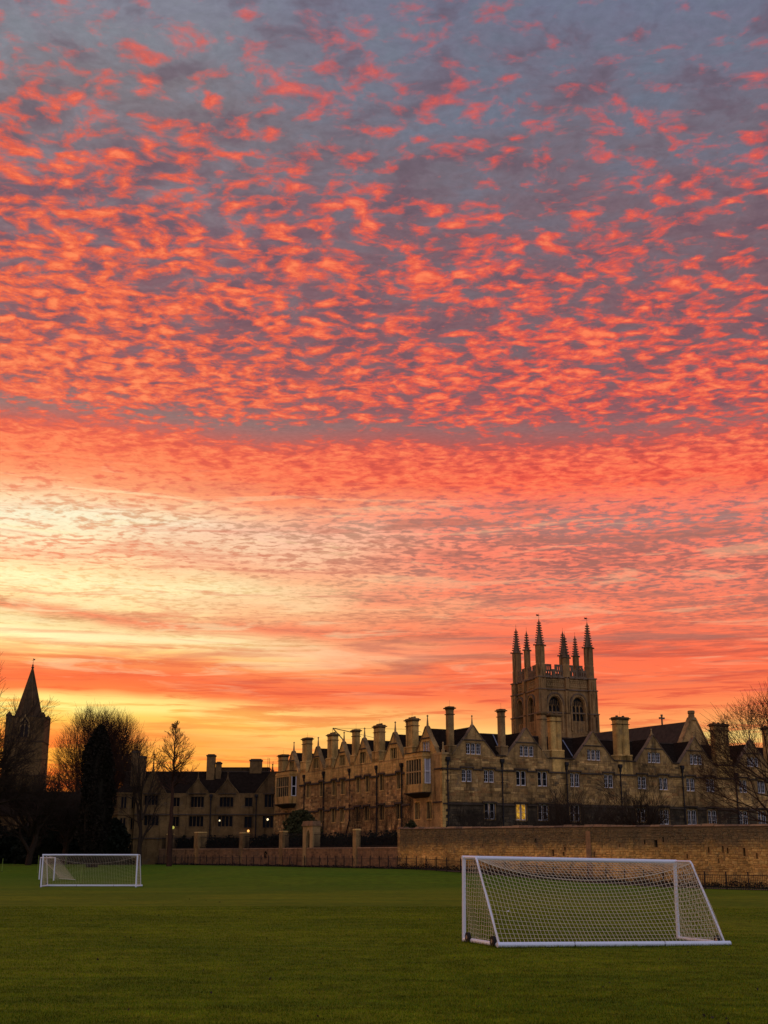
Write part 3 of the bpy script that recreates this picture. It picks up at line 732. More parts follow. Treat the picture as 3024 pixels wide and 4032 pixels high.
# plinth band under the windows is darker, damp stone
for i, w in enumerate(R_mid): window(cb, MR, w[0], w[1], w[2], w[3], 2, True, 3 if i not in (2, 3) else 2)
for i, w in enumerate(R_low): window(cb, MR, w[0], w[1], w[2], w[3], 2, i > 3, 3 if i > 3 else 2, lit='lit_room' if i == 1 else None)
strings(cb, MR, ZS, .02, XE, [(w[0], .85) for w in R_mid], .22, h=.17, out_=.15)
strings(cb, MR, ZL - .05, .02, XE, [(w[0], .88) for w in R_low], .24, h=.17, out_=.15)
for i, (c, z0, z1) in enumerate(R_gab):
    hw = 2.75 if i not in (4,) else 2.65
    gable(cb, MR, c, hw, 12.835, ZA + (.05 if i else 0), (c, z0 + .0, z1, 1.9), str_z=14.42, smat='facade', finial=(i != 1 and i != 2), fin_h=1.1 if i in (0, 5) else .7)
    window(cb, MR, c, z0, z1, 1.9, 3, True, 3)
    pk = [r for r in courses(c - hw + .4, c + hw - .4, 12.9, 15.6, .55, .27, [(c - 1.15, c + 1.15, z0 - .12, z1 + .6)], .03, rnd=random.Random(90 + i)) if max(abs(r[0] - c), abs(r[1] - c)) < hw * (1 - (r[3] - 12.8) / 3.25) * .92 - .05]
    if pk:
        mb = MB(); [stone_box(mb, r) for r in pk]; obj('stone', mb, 'rubble', cb, MR)['kind'] = 'stuff'
# eaves pieces of wall between the gables, gutters, roofs
obj('eaves_moulding', MB().taper(6.9, 8.1, -.12, .5, 12.84, 13.0, 0), 'dark_moulding', cb, MR)
for a, b in ((14.0, 17.3), (23.1, 26.1), (31.85, 32.7), (38.2, 41.6), (47.4, 49.6)):
    obj('gutter', MB().taper(a, b, -.16, .44, 12.84, 12.98, 0), 'dark_moulding', cb, MR)
def roof(parent, M, x0, x1, zb, zr, yr, y1, m='slate', y0=.3, name='roof'):
    b_ = MB().add([(x0, y0, zb), (x1, y0, zb), (x1, yr, zr), (x0, yr, zr), (x0, y1, zb), (x1, y1, zb)], [(0, 1, 2, 3), (3, 2, 5, 4), (0, 3, 4), (1, 5, 2), (0, 4, 5, 1)])
    r_ = obj(name, b_, m, parent, M)
    obj('ridge_tile', MB().taper(x0, x1, yr - .16, yr + .16, zr - .04, zr + .1, 0, .08), 'slate_brown', r_, M)
    return r_
roof(cb, MR, .4, XE, 12.82, 15.62, 4.0, 8.0)
roof(cb, ML, -49.0, -.4, 12.9, 15.85, 4.0, 8.0)
obj('rear_wall', MB().box(.5, XE, 7.4, 7.9, .8, 12.8), 'facade', cb, MR)
for x, zt in ((8.3, 12.95), (18.0, 12.9), (31.9, 12.9), (22.7, 12.9)):
    obj('lead_flashing', MB().add([(x, .62, 13.2), (x + .14, .62, 13.2), (x + 1.0, 3.6, 15.55), (x + .86, 3.6, 15.55)] if x != 18.0 else [(x, .62, 13.2), (x + .14, .62, 13.2), (x + .74, 3.3, 15.3), (x + .6, 3.3, 15.3)], [(0, 1, 2, 3)]), 'lead', cb, MR @ Matrix.Translation((-.4, 0, .06)))
for x0, w, dep, zb, zs, zt, fl in [(.95, .72, .8, 12.9, 13.85, 17.98, 1), (7.62, .7, .8, 12.9, 14.05, 18.05, 1), (13.1, .75, .8, 12.9, 13.8, 18.03, 1), (14.45, 1.45, .9, 12.9, 13.85, 17.88, 2), (23.75, 1.85, 1.0, 12.9, 13.65, 17.99, 2), (38.75, 2.3, 1.0, 12.9, 13.4, 17.93, 3), (47.3, 2.2, 1.0, 12.9, 13.4, 17.9, 3)]:
    chimney(cb, MR, x0, w, dep, zb, zs, zt, .05, fl, smat='facade' if fl == 1 else 'ashlar', pots=fl > 1)
    if fl > 1: obj('chimney_breast', MB().taper(x0 - .1, x0 + w + .1, -.07, -.001, 11.42, 13.6, 0, 0), 'ashlar', cb, MR)
# corner with its little obelisk
obj('corner_parapet', MB().box(-.02, 3.0 - 1.6, -.06, .5, 12.836, 13.05).box(-.03, .47, .5, 1.6, 12.836, 13.05), 'mullion', cb, MR)
obj('obelisk', MB().lathe(.32, .3, [(.2, 13.05), (.22, 13.3), (.13, 13.36), (.07, 13.95), (.1, 14.0), (.09, 14.1), (.02, 14.18)], 6), 'mullion', cb, MR)
rq = random.Random(8)
z = 4.4
while z < 12.7:
    h = rq.uniform(.26, .36); w = rq.choice([.35, .6])
    if not (ZS - .2 < z + h < ZS + .3 and z < ZS): obj('quoin', MB().box(-.045, w, -.052, .38, z + .008, min(z + h, 12.8) - .008), 'ashlar', cb, MR)
    z += h
for x, zt in ((.62, 12.0), (7.56, 12.0), (16.2, 11.95), (23.8, 11.95), (33.05, 12.1), (41.4, 11.5), (48.9, 12)): pipe(cb, MR, x, 4.0, zt)
for x, z, w_, h_ in ((4.15, 9.95, .3, .33), (4.0, 9.0, .3, .25), (9.3, 9.6, .14, 1.3), (10.86, 9.6, .16, 1.2), (12.15, 9.6, .14, 1.3), (13.7, 9.6, .16, 1.3), (14.8, 10.6, .5, .5)):
    obj('pale_block', MB().box(x, x + w_, -.05, .02, z, z + h_), 'mullion', cb, MR)

# left facade (local x runs from the far end, negative, to 0 at the corner)
L_mid = [35.54, 31.18, 27.4, 24.84, 20.4, 17.9, 14.2, 9.78]
L_low = [31.2, 27.5, 24.95, 20.55, 18.05, 14.17, 9.95]
L_gab = [(3.5, 13.25, 14.4, 2.5), (11.2, 13.1, 14.3, 2.45), (19.25, 13.1, 14.4, 2.45), (25.1, 13.15, 14.45, 2.3), (33.05, 13.3, 14.6, 2.45), (41.2, 13.45, 14.6, 2.6)]
wl = [(-x, 9.65, 11.45, 1.1) for x in L_mid] + [(-x, 6.3, 8.0, 1.2) for x in L_low] + [(-5.6, 6.15, 7.95, 1.05), (-2.9, 6.15, 7.95, 1.05), (-42.8, 6.7, 8.1, .9), (-40.6, 6.7, 8.1, .9)]
hL = [hole(*w) for w in wl]
obj('facade_wall', MB().prism(rect(-49, -.46 + .46, .8, 13.0), 0, .45, [rect(*h) for h in hL]), 'facade', cb, ML)
skip = [(a - .2, b + .2, c - .16, d + .2) for a, b, c, d in hL] + [(-50, 0, ZS - .2, ZS + .05), (-50, 0, 7.75, 8.0), (-7, 0, 4, 13), (-45, -38.4, 8.4, 13)]
res = [r for r in courses(-49, -.1, 4.0, 12.9, .56, .27, skip, .045, rnd=random.Random(22)) if not (r[2] > 11.3 and random.random() < .0)]
lo = [r for r in res if r[3] < 11.3]; hi = [r for r in res if r[2] > 11.3]
lay(lo, cb, ML, 'rubble', lambda r: -r[0] - 3 * (r[1] - r[0]), 105)
mb = MB(); [stone_box(mb, (r[0] - .005, r[1] + .005, r[2] - .004, r[3] + .004, .012)) for r in hi]; obj('stone', mb, 'ashlar', cb, ML)['kind'] = 'stuff'
for i, w in enumerate(wl): window(cb, ML, w[0], w[1], w[2], w[3], 2, True, 3, None)
strings(cb, ML, ZS, -45.0 + 6.6, -7.1, [(-x, .78) for x in L_mid], .26, h=.2, out_=.17)
strings(cb, ML, 7.9, -49, -7.2, [(-x, .85) for x in L_low], .26, h=.2, out_=.17)
strings(cb, ML, 7.9, -2.1, -.02, [], 0); strings(cb, ML, ZS, -1.6, -.02, [], 0)
for i, (c, z0, z1, hw) in enumerate(L_gab):
    zb = 13.003
    gable(cb, ML, -c, hw, zb, ZA, (-c, z0, z1, 1.6), str_z=14.75, smat='ashlar', ridge_z=15.9, fin_h=1.25)
    window(cb, ML, -c, z0, z1, 1.6, 3, True, 3, 'white_paint' if i == 0 else None)
for a, b in ((6.0, 8.7), (13.65, 16.8), (21.7, 22.8), (27.4, 30.6), (35.5, 38.6)):
    obj('parapet', MB().box(-b, -a, -.05, .4, 13.003, 13.12), 'ashlar', cb, ML)
for tf, w, dep, zs, zt, fl in [(8.35, 1.75, .85, 14.2, 17.3, 3), (16.5, 1.6, .85, 14.3, 17.3, 3), (22.5, 1.0, .75, 14.25, 17.35, 1), (29.8, 1.6, .9, 14.35, 17.4, 3), (38.0, 1.6, .9, 14.5, 17.55, 2), (46.4, 1.6, 1.0, 13.5, 15.9, 2)]:
    chimney(cb, ML, -tf, w, dep, 12.9, zs, zt, .02, fl, smat='ashlar', pots=fl == 3)
    obj('chimney_breast', MB().taper(-tf - .1, -tf + w + .1, -.10, -.001, 11.42, 13.4, 0, 0), 'ashlar', cb, ML)
for x, zt in ((36.66, 12.1), (30.45, 12.2), (22.69, 12.1), (15.32, 12.0), (9.02, 11.9)): pipe(cb, ML, -x, 4.0, zt, wob=-1.3 if x == 22.69 else 0)
def oriel(x0, x1, zc, zb, zt, lights, dep, M, blind=False):
    """a projecting window bay on a corbel"""
    o = obj('oriel', MB().taper(x0, x1, -dep, .0, zb + .45, zc, 0, 0).box(x0 - .06, x1 + .06, -dep - .06, 0, zt - .35, zt - .15).box(x0 + .0, x1, -dep, 0, zt - .148, zt + .12).box(x0, x1, -dep, -.0, zt - .6, zt - .352)
            .box(x0, x0 + .32, -dep, -dep + .25, zc + .002, zt - .602).box(x1 - .32, x1, -dep, -dep + .25, zc + .002, zt - .602), 'ashlar', cb, M)
    obj('corbel', MB().add([(x0 - .05, -dep - .05, zb + .45), (x1 + .05, -dep - .05, zb + .45), (x1 + .05, 0, zb + .45), (x0 - .05, 0, zb + .45), (x0 + .5, -.1, zb), (x1 - .5, -.1, zb), (x1 - .5, 0, zb), (x0 + .5, 0, zb)],
        [(0, 1, 2, 3), (0, 4, 5, 1), (1, 5, 6, 2), (3, 7, 4, 0), (4, 7, 6, 5)]), 'dark_moulding', o, M)
    obj('moulding', MB().box(x0 - .1, x1 + .1, -dep - .1, 0, zb + .452, zb + .56).box(x0 - .1, x1 + .1, -dep - .1, 0, zt + .122, zt + .2), 'dark_moulding', o, M)
    n = lights; wx = (x1 - x0 - .64); pitch = wx / n
    for i in range(n + 1):
        x = x0 + .32 + i * pitch
        obj('mullion', MB().taper(x - .06, x + .06, -dep + .0, -dep + .10, zc + .002, zt - .602, 0), 'mullion', o, M)
    zm = (zc + zt - .6) / 2
    obj('transom', MB().box(x0 + .32, x1 - .32, -dep + .01, -dep + .1, zm - .07, zm + .07), 'mullion', o, M)
    obj('pane', MB().box(x0 + .3, x1 - .3, -dep + .42, -dep + .44, zc, zt - .6), 'glass', o, M)
    for x, sgn in ((x0, -1), (x1, 1)):
        xa, xb = (x - .03, x + .03)
        obj('pane', MB().box(xa - sgn * .12, xb - sgn * .12, -dep + .3, -.02, zc, zt - .6), 'blind' if sgn > 0 and blind else 'glass', o, M)
        obj('casement', MB().box(xa, xb, -dep + .28, -dep + .38, zc, zt - .6).box(xa, xb, -.12, -.0, zc, zt - .6).box(xa, xb, -dep + .38, -.12, zm - .06, zm + .06).box(xa, xb, -dep + .38, -.12, zc, zc + .1), 'white_paint', o, M)
    return o
oriel(-6.6, -2.55, 9.85, 8.4, 13.1, 6, 1.0, ML, True)
oriel(-44.6, -39.6, 10.0, 8.5, 13.2, 6, 1.0, ML)

# ------------------------------------------------------------------ chapel tower
TA = R(19); tx, ty = 24.42, 188.43; TW = 9.17
tw = empty('chapel_tower', (tx, ty, 1.05), 'square gothic bell tower with tall crocketed pinnacles rising behind the gabled range', 'tower')
TR = frame(tx, ty, math.cos(TA), math.sin(TA)); TL = frame(tx, ty, math.sin(TA), -math.cos(TA))
TB = frame(tx + TW * (math.cos(TA) - math.sin(TA)), ty + TW * (math.cos(TA) + math.sin(TA)), -math.cos(TA), -math.sin(TA))
TE = frame(tx + TW * math.cos(TA), ty + TW * math.sin(TA), -math.sin(TA), math.cos(TA))
def tower_face(M, x0, x1, cw, sill, parent):
    """wall of one face with two belfry openings between x0 and x1"""
    ho = [arch(c, 2.15, s_, 24.6, 26.15) for c, s_ in zip(cw, sill)]
    obj('belfry_wall', MB().prism(rect(x0, x1, 20.5, 27.2), 0.0, .9, ho), 'tower_stone', parent, M)
    for c, s_ in zip(cw, sill):
        po = arch(c, 2.8, 21.0, 24.75, 26.62, 8); pi = arch(c, 2.3, 20.9, 24.6, 26.3, 8); ph = arch(c, 3.05, 21.0, 24.8, 26.85, 8)
        b_ = MB()
        for a_, b2, c_, d_ in zip(po[1:], po[2:] + po[:1], pi[1:], pi[2:] + pi[:1]):
            if a_[1] < 21.05 and b2[1] < 21.05: continue
            b_.prism([a_, b2, d_, c_] if True else 0, -.22, -.002)
        w_ = obj('belfry_window', b_, 'tower_stone', parent, M)
        hb = MB()
        for a_, b2, c_, d_ in zip(ph[1:], ph[2:] + ph[:1], po[1:], po[2:] + po[:1]):
            if min(a_[1], b2[1]) > 23.9: hb.prism([a_, b2, d_, c_], -.32, -.004)
        obj('hood_mould', hb, 'tower_dark', w_, M)
        pm = MB().prism(arch(c, 2.15, s_, 24.6, 26.15), .55, .6); obj('louvre', pm, 'iron', w_, M)
        for q in (-.325, .325): obj('mullion', MB().box(c + q - .06, c + q + .06, .25, .45, s_, 25.0), 'tower_stone', w_, M)
        obj('transom', MB().box(c - .95, c + .95, .27, .43, 23.75, 23.87), 'tower_stone', w_, M)
        tr = MB()
        for q in (-.65, 0, .65):
            for zz_ in (23.6, 24.75):
                for sg in (-1, 1): tr.tube([(c + q + sg * .32, .35, zz_ - .35), (c + q + sg * .2, .35, zz_), (c + q, .35, zz_ + .25)], .045, 4)
        for q in (-.65, -.325, 0, .325, .65): tr.box(c + q - .03, c + q + .03, .3, .4, 24.9, 25.75 - abs(q) * .35)
        obj('tracery', tr, 'tower_stone', w_, M)
        for q in (-.8, -.27, .27, .8):
            if s_ > 21: obj('panel_rib', MB().box(c + q - .07, c + q + .07, -.1, -.002, 20.6, s_ - .1), 'tower_stone', w_, M)
obj('tower_core', MB().box(.9, TW - .9, .9, TW - .9, 1, 27.0), 'tower_stone', tw, TR)
obj('tower_shaft', MB().box(.05, TW - .05, .05, TW - .05, 1, 20.498), 'tower_stone', tw, TR)
tower_face(TR, 0, TW, (2.4, 6.5), (24.05 - .9, 22.5), tw)
tower_face(TL, -TW, -.0, (-3.2, -7.2), (22.5, 22.5), tw)
tower_face(TB, 0, TW, (2.5, 6.6), (22.5, 22.5), tw)
tower_face(TE, 0, TW, (2.5, 6.6), (22.5, 22.5), tw)
def corner_buttress(M, x, sx):
    b_ = MB()
    for z0, z1, w in ((1, 23.5, 1.55), (23.68, 27.2, 1.4), (27.36, 29.1, 1.25)):
        b_.box(x - w / 2, x + w / 2, -.55 * w / 1.5, w - .55 * w / 1.5, z0, z1)
        b_.box(x - w / 2 + .35, x + w / 2 - .35, -.55 * w / 1.5 - .16, -.55 * w / 1.5 - .001, z0, z1 - .4)
    t_ = obj('corner_buttress', b_, 'tower_stone', tw, M)
    for q, y0_, y1_, z0_, z1_ in ((.88, -.72, 1.1, 23.502, 23.678), (.82, -.66, 1.0, 27.202, 27.358), (.75, -.6, .9, 29.102, 29.28)): obj('moulding', MB().taper(x - q, x + q, y0_, y1_, z0_, z1_, .05), 'tower_dark', t_, M)
for M, x in ((TR, .15), (TR, TW - .15), (TL, -TW + .15), (TB, .15)): corner_buttress(M, x, 1)
for M, x in ((TR, 4.55), (TL, -5.3), (TB, 4.55), (TE, 4.55)):
    t_ = obj('mid_buttress', MB().box(x - .35, x + .35, -.35, -.001, 1, 23.5).box(x - .3, x + .3, -.3, -.001, 23.7, 27.15).box(x - .28, x + .28, -.42, -.001, 27.4, 29.1), 'tower_stone', tw, M)
for M, lo_, hi_ in ((TR, .9, TW - .9), (TL, -TW + .9, -.9), (TB, .9, TW - .9), (TE, .9, TW - .9)):
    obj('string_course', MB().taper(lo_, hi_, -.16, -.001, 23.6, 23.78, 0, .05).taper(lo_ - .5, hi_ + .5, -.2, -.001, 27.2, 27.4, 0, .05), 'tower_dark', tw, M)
    fz = MB(); fz.box(lo_, hi_, .02, .85, 27.2, 29.1)
    obj('frieze', fz, 'tower_stone', tw, M)
    mid = (lo_ + hi_) / 2
    q = MB()
    for a, b in ((lo_ + .2, mid - .55), (mid + .55, hi_ - .2)):
        q.box(a, b, -.08, .02, 28.75, 28.85); q.box(a, b, -.08, .02, 27.75, 27.85)
        n = int((b - a) / .32)
        for i in range(n):
            x = a + (i + .5) * (b - a) / n
            q.lathe(0, 0, [(.1, 0), (.1, .01)], 4) if False else q.box(x - .05, x + .05, -.08, .02, 27.9, 28.25); q.box(x + .06, x + .16, -.08, .02, 28.38, 28.7)
    obj('quatrefoil_panel', q, 'mullion', tw, M)
    obj('cornice', MB().taper(lo_ - .4, hi_ + .4, -.24, .4, 29.102, 29.36, 0, .1), 'tower_dark', tw, M)
    for i in range(5): obj('grotesque', MB().taper(lo_ + .8 + i * (hi_ - lo_ - 1.6) / 4 - .14, lo_ + .8 + i * (hi_ - lo_ - 1.6) / 4 + .14, -.5, -.242, 28.98, 29.3, .06), 'tower_dark', tw, M)
    # pierced battlement
    n = 5; pw = (hi_ - lo_) / n; par = []; H_ = []
    top = [(hi_, 29.362), ]
    pts = [(lo_, 29.362), (hi_, 29.362)]; x = hi_; k = 0
    cren = [(hi_ - .0, 31.1)]
    segs = []; m_ = 3; sw = (hi_ - lo_) / (2 * m_ + 1) 
    cur = hi_; z_hi, z_lo = 31.25, 30.5; lev = z_lo
    line = [(hi_, z_lo)]
    wds = [.7, 1.05, .62, 1.3, .62, 1.3, .62, 1.05]; wds = wds + [max(.1, (hi_ - lo_) - sum(wds))]
    for i, w_ in enumerate(wds):
        z_ = z_hi if i % 2 else z_lo
        if i: line.append((cur, z_))
        cur -= w_; line.append((cur if i < len(wds) - 1 else lo_, z_))
    cur = hi_
    for i, w_ in enumerate(wds):
        if i % 2:
            for q_ in (-.17, .17): H_.append(arch(cur - w_ / 2 + q_, .17, 30.35, 30.85, 31.02, 2))
        cur -= w_
    for i in range(int((hi_ - lo_) / .42)):
        xx = lo_ + .3 + i * .42
        if xx < hi_ - .2 and i % 5 != 3: H_.append(arch(xx, .2, 29.55, 30.0, 30.2, 2))
    obj('battlement', MB().prism(pts + line, .0, .22, H_), 'tower_dark', tw, M)
def pinnacle(x, y, r, z0, zl, zt, vane=False, name='pinnacle'):
    b_ = MB().lathe(x, y, [(r * 1.12, z0), (r * 1.12, z0 + 1.9), (r, z0 + 2.05), (r * .98, zl)], 8, math.pi / 8)
    p = obj(name, b_, 'tower_stone', tw, TR)
    ls = MB()
    for i in range(8):
        a = math.pi / 8 + i * math.pi / 4; ls.box(x + r * .98 * math.cos(a) - .05, x + r * .98 * math.cos(a) + .05, y + r * .98 * math.sin(a) - .05, y + r * .98 * math.sin(a) + .05, z0 + 2.1, zl)
    obj('shaft_rib', ls, 'tower_stone', p, TR)
    led = MB().lathe(x, y, [(r * 1.0, zl), (r * 1.2, zl + .1), (r * 1.2, zl + .2), (r * .92, zl + .3)], 8, math.pi / 8)
    for i in range(4):
        a = math.pi / 4 + i * math.pi / 2 + math.pi / 4; ls2 = (x + r * 1.45 * math.cos(a), y + r * 1.45 * math.sin(a)); led.box(ls2[0] - .1, ls2[0] + .1, ls2[1] - .1, ls2[1] + .1, zl + .0, zl + .22)
    obj('ledge', led, 'tower_dark', p, TR)
    obj('spirelet', MB().lathe(x, y, [(r * .85, zl + .3), (r * .38, zl + (zt - zl) * .55), (r * .14, zt)], 8, math.pi / 8), 'tower_dark', p, TR)
    cr = MB(); n = max(6, int((zt - zl) / .42))
    for k in range(n):
        f_ = (k + .4) / n; zz_ = zl + .3 + (zt - zl - .3) * f_; rr = r * (.98 - .8 * f_) + .06
        for i in range(4):
            a = i * math.pi / 2; cr.box(x + rr * math.cos(a) - .10, x + rr * math.cos(a) + .10, y + rr * math.sin(a) - .10, y + rr * math.sin(a) + .10, zz_, zz_ + .17)
    obj('crocket', cr, 'tower_dark', p, TR)
    obj('finial', MB().lathe(x, y, [(.06, zt - .05), (.17, zt + .1), (.07, zt + .25), (.1, zt + .35), (.03, zt + .5)], 6), 'tower_dark', p, TR)
    obj('rod', MB().tube([(x, y, zt + .4), (x, y, zt + (1.35 if vane else 1.1))], .022, 4), 'iron', p, TR)
    if vane: obj('weather_vane', MB().add([(x - .5, y - .012, zt + .98), (x - .02, y - .012, zt + .98), (x - .02, y - .012, zt + 1.22), (x - .5, y - .012, zt + 1.26), (x - .38, y - .012, zt + 1.12)], [(0, 1, 2, 3, 4)]).box(x - .48, x + .25, y - .01, y + .012, zt + 1.1, zt + 1.14), 'iron', p, TR)
a = .3
for (x, y, v) in ((a, a, True), (TW - a, a, True), (TW - a, TW - a, False), (a, TW - a, False)): pinnacle(x, y, .68, 29.28, 34.1, 37.9, v)
for (x, y, zl, zt, r) in ((a - .1, 4.75, 33.95, 36.7, .46), (TW - a, 4.6, 33.4, 36.4, .46), (4.6, TW - a, 33.5, 36.5, .46), (4.65, a - .15, 32.3, 35.6, .58)): pinnacle(x, y, r, 29.28, zl, zt)

# ------------------------------------------------------------------ chapel transept
A_, B_ = Vector((31.0, 183.0)), Vector((42.0, 165.0)); dv = B_ - A_; LT = dv.length
tc = empty('chapel_transept', (B_.x, B_.y, 1.05), 'steep brown chapel roof with stone gable, stubby bellcote and small cross right of the tower', 'church')
TM = frame(B_.x, B_.y, -dv.y, dv.x)       # gable faces right and towards the camera; y runs back to the tower
zr = 19.85
gp = [(-5.2, 12.2), (5.2, 12.2), (4.95, 12.6), (.3, zr + .25), (-.3, zr + .25), (-4.95, 12.6)]
obj('gable_wall', MB().prism(gp, 0, .6), 'rubble', tc, TM)
obj('lower_wall', MB().box(-5.2, 5.2, .0, LT, 1, 12.198), 'rubble', tc, TM)
cp = MB()
for sg in (-1, 1): cp.prism([(sg * .3, zr + .253), (sg * 5.2, 12.253), (sg * 5.4, 12.3), (sg * .42, zr + .5)], -.1, .7)
obj('gable_coping', cp, 'facade', tc, TM)
obj('roof', MB().add([(-5.1, .6, 12.2), (0, .6, zr), (5.1, .6, 12.2), (-5.1, LT, 12.2), (0, LT, zr), (5.1, LT, 12.2)], [(0, 1, 4, 3), (1, 2, 5, 4)]), 'slate_brown', tc, TM)
obj('bellcote', MB().lathe(0, .3, [(.62, zr + .1), (.48, zr + .5), (.42, zr + .95), (.52, zr + 1.05), (.5, zr + 1.35), (.42, zr + 1.4)], 8, math.pi / 8), 'facade', tc, TM)
xc = MB().box(-.08, .08, 5.85, 6.03, zr + .0, zr + 1.3).box(-.36, .36, 5.86, 6.02, zr + .82, zr + .98)
for x, z in ((-.36, .9), (.36, .9), (0, 1.3)): xc.box(x - .12, x + .12, 5.84, 6.04, zr + z - .12, zr + z + .12)
obj('cross', xc, 'tower_dark', tc, TM @ Matrix.Rotation(0, 4, 'Z'))
obj('stair_roof', MB().add([(-7.2, LT - 6, 12.0), (-7.2, LT + 1, 12.0), (-3.4, LT + 1, 16.4), (-3.4, LT - 6, 15.4)], [(0, 1, 2, 3)]), 'lead', tc, TM)

# ------------------------------------------------------------------ left gabled range
WY = 174.0
lr_ = empty('gabled_range', (-24, WY, 1.05), 'shadowed stone range with four gables and dark slate roof left of the big college range', 'building')
MW = frame(0, WY, 1, 0)
ww = [(-32.75, 9.1, 10.4, 1.9), (-26.25, 8.8, 10.2, 1.8), (-22.15, 8.85, 10.2, 1.9), (-15.8, 8.8, 10.5, 2.0), (-19.05, 8.9, 10.15, 1.0), (-29.2, 8.9, 10.1, .9), (-36.3, 9.3, 10.6, .7),
      (-32.6, 6.3, 7.6, 2.0), (-26.3, 6.15, 7.6, 2.0), (-22.25, 6.15, 7.6, 2.0), (-19.05, 6.0, 7.5, 1.0), (-16.0, 6.0, 7.6, 2.0), (-29.2, 6.2, 7.5, .9), (-25.5, 2.3, 3.8, 1.6), (-21.5, 2.3, 3.8, 1.6), (-16, 2.3, 3.8, 1.6)]
hW = [hole(*w) for w in ww]
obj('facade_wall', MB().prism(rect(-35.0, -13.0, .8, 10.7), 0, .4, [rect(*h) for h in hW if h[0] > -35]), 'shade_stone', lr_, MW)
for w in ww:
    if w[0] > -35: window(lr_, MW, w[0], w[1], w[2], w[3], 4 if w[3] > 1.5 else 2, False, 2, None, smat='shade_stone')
for c, hw, za, fh in ((-32.7, 1.95, 13.9, 2.2), (-26.3, 1.6, 12.6, 1.0), (-22.1, 1.6, 12.6, 1.0), (-15.8, 2.3, 13.8, .9)):
    gable(lr_, MW, c, hw, 10.703, za, None, ridge_z=13.6, smat='shade_stone', fin_h=fh, ridge_y=3.5)
    obj('hood_mould', MB().box(c - 1.25, c + 1.25, -.14, -.001, 10.55, 10.69), 'dark_moulding', lr_, MW)
obj('string_course', MB().taper(-35, -13, -.14, -.001, 7.7, 7.86, 0, .04).taper(-35, -13, -.14, -.001, 4.5, 4.64, 0, .04), 'dark_moulding', lr_, MW)
roof(lr_, MW, -37.2, -13.0, 10.6, 13.85, 3.6, 7.2)
obj('side_wall', MB().box(-35.0, -34.6, .402, 7, .8, 10.6), 'shade_stone', lr_, MW)
obj('parapet_block', MB().box(-25.4, -16.8, 4.6, 8.0, 12.2, 14.45), 'shade_stone', lr_, MW)
obj('flat_coping', MB().box(-25.5, -16.7, 4.5, 8.1, 14.452, 14.6), 'dark_moulding', lr_, MW)
for x0, w, dep, zt, y in ((-36.1, .95, 1.0, 16.6, 1.4), (-35.05, .9, .9, 15.9, 1.5), (-25.5, 1.15, 1.1, 16.2, 2.4), (-24.2, .75, .8, 15.15, 2.6), (-19.4, 1.7, 1.1, 15.6, 3.4), (-14.95, 1.0, .9, 16.0, 2.0)):
    b_ = MB().box(x0, x0 + w, y, y + dep, 11.0, zt - .2); c_ = obj('chimney', b_, 'shade_stone', lr_, MW)
    obj('chimney_cap', MB().taper(x0 - .1, x0 + w + .1, y - .1, y + dep + .1, zt - .198, zt, .02).box(x0 + .1, x0 + w - .1, y + .1, y + dep - .1, zt + .002, zt + .12), 'dark_moulding', c_, MW)
# round-fronted bay at the far left of the range
def bay(cx, cy, r):
    pr = obj('bay', MB().lathe(cx, cy, [(r, .8), (r, 4.5), (r + .1, 4.52), (r + .1, 4.64), (r, 4.66), (r, 7.7), (r + .12, 7.72), (r + .12, 7.86), (r, 7.88), (r, 10.6), (r + .15, 10.62), (r + .15, 10.8)], 8, math.pi / 8), 'shade_stone', lr_, MW)
    for k in (4, 5, 6):
        am = math.pi / 8 + (k + .5) * math.pi / 4 - math.pi / 8 * 0
        rr = r * math.cos(math.pi / 8)
        M = MW @ Matrix.Translation((cx, cy, 0)) @ Matrix.Rotation(am + math.pi / 2, 4, 'Z')
        for z in (2.2, 5.8, 8.7):
            b_ = MB()
            for q in (-.42, 0, .42): b_.box(q - .06, q + .06, -rr - .06, -rr + .0, z, z + 1.5)
            b_.box(-.5, .5, -rr - .06, -rr, z + 1.5, z + 1.62).box(-.5, .5, -rr - .08, -rr, z - .14, z - .002)
            w_ = obj('window', b_, 'shade_stone', pr, M); 
            obj('pane', MB().box(-.4, .4, -rr - .02, -rr - .005, z, z + 1.5), 'glass', pr, M)
bay(-36.6, 175.9 - WY, 1.95)
obj('bay_roof', MB().lathe(-36.6, 175.9 - WY, [(2.1, 10.8), (.3, 12.2)], 8, math.pi / 8), 'slate', lr_, MW)
for x in (-24.33, -17.95): pipe(lr_, MW, x, 1.5, 10.0)
for x, zt in ((-16.85, 15.95), (-16.6, 15.9), (-16.1, 15.4)): obj('aerial', MB().tube([(x, 4, 13.6), (x, 4, zt)], .03, 4), 'iron', lr_, MW)

# ------------------------------------------------------------------ cathedral spire
cs = empty('cathedral_tower', (-79, 270, 1.0), 'square tower with plain octagonal stone spire at the far left', 'church tower')
CM = frame(-79.0, 270, 1, .0) @ Matrix.Rotation(R(6), 4, 'Z')
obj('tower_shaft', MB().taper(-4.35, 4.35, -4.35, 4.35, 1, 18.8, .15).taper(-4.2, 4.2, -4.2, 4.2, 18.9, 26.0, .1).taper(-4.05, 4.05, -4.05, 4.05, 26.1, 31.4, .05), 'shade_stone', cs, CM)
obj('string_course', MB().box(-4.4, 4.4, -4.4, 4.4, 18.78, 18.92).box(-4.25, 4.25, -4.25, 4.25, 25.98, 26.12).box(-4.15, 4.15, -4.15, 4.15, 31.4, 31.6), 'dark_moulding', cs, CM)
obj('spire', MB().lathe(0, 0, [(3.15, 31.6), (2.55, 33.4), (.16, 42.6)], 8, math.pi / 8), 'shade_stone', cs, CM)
sr = MB()
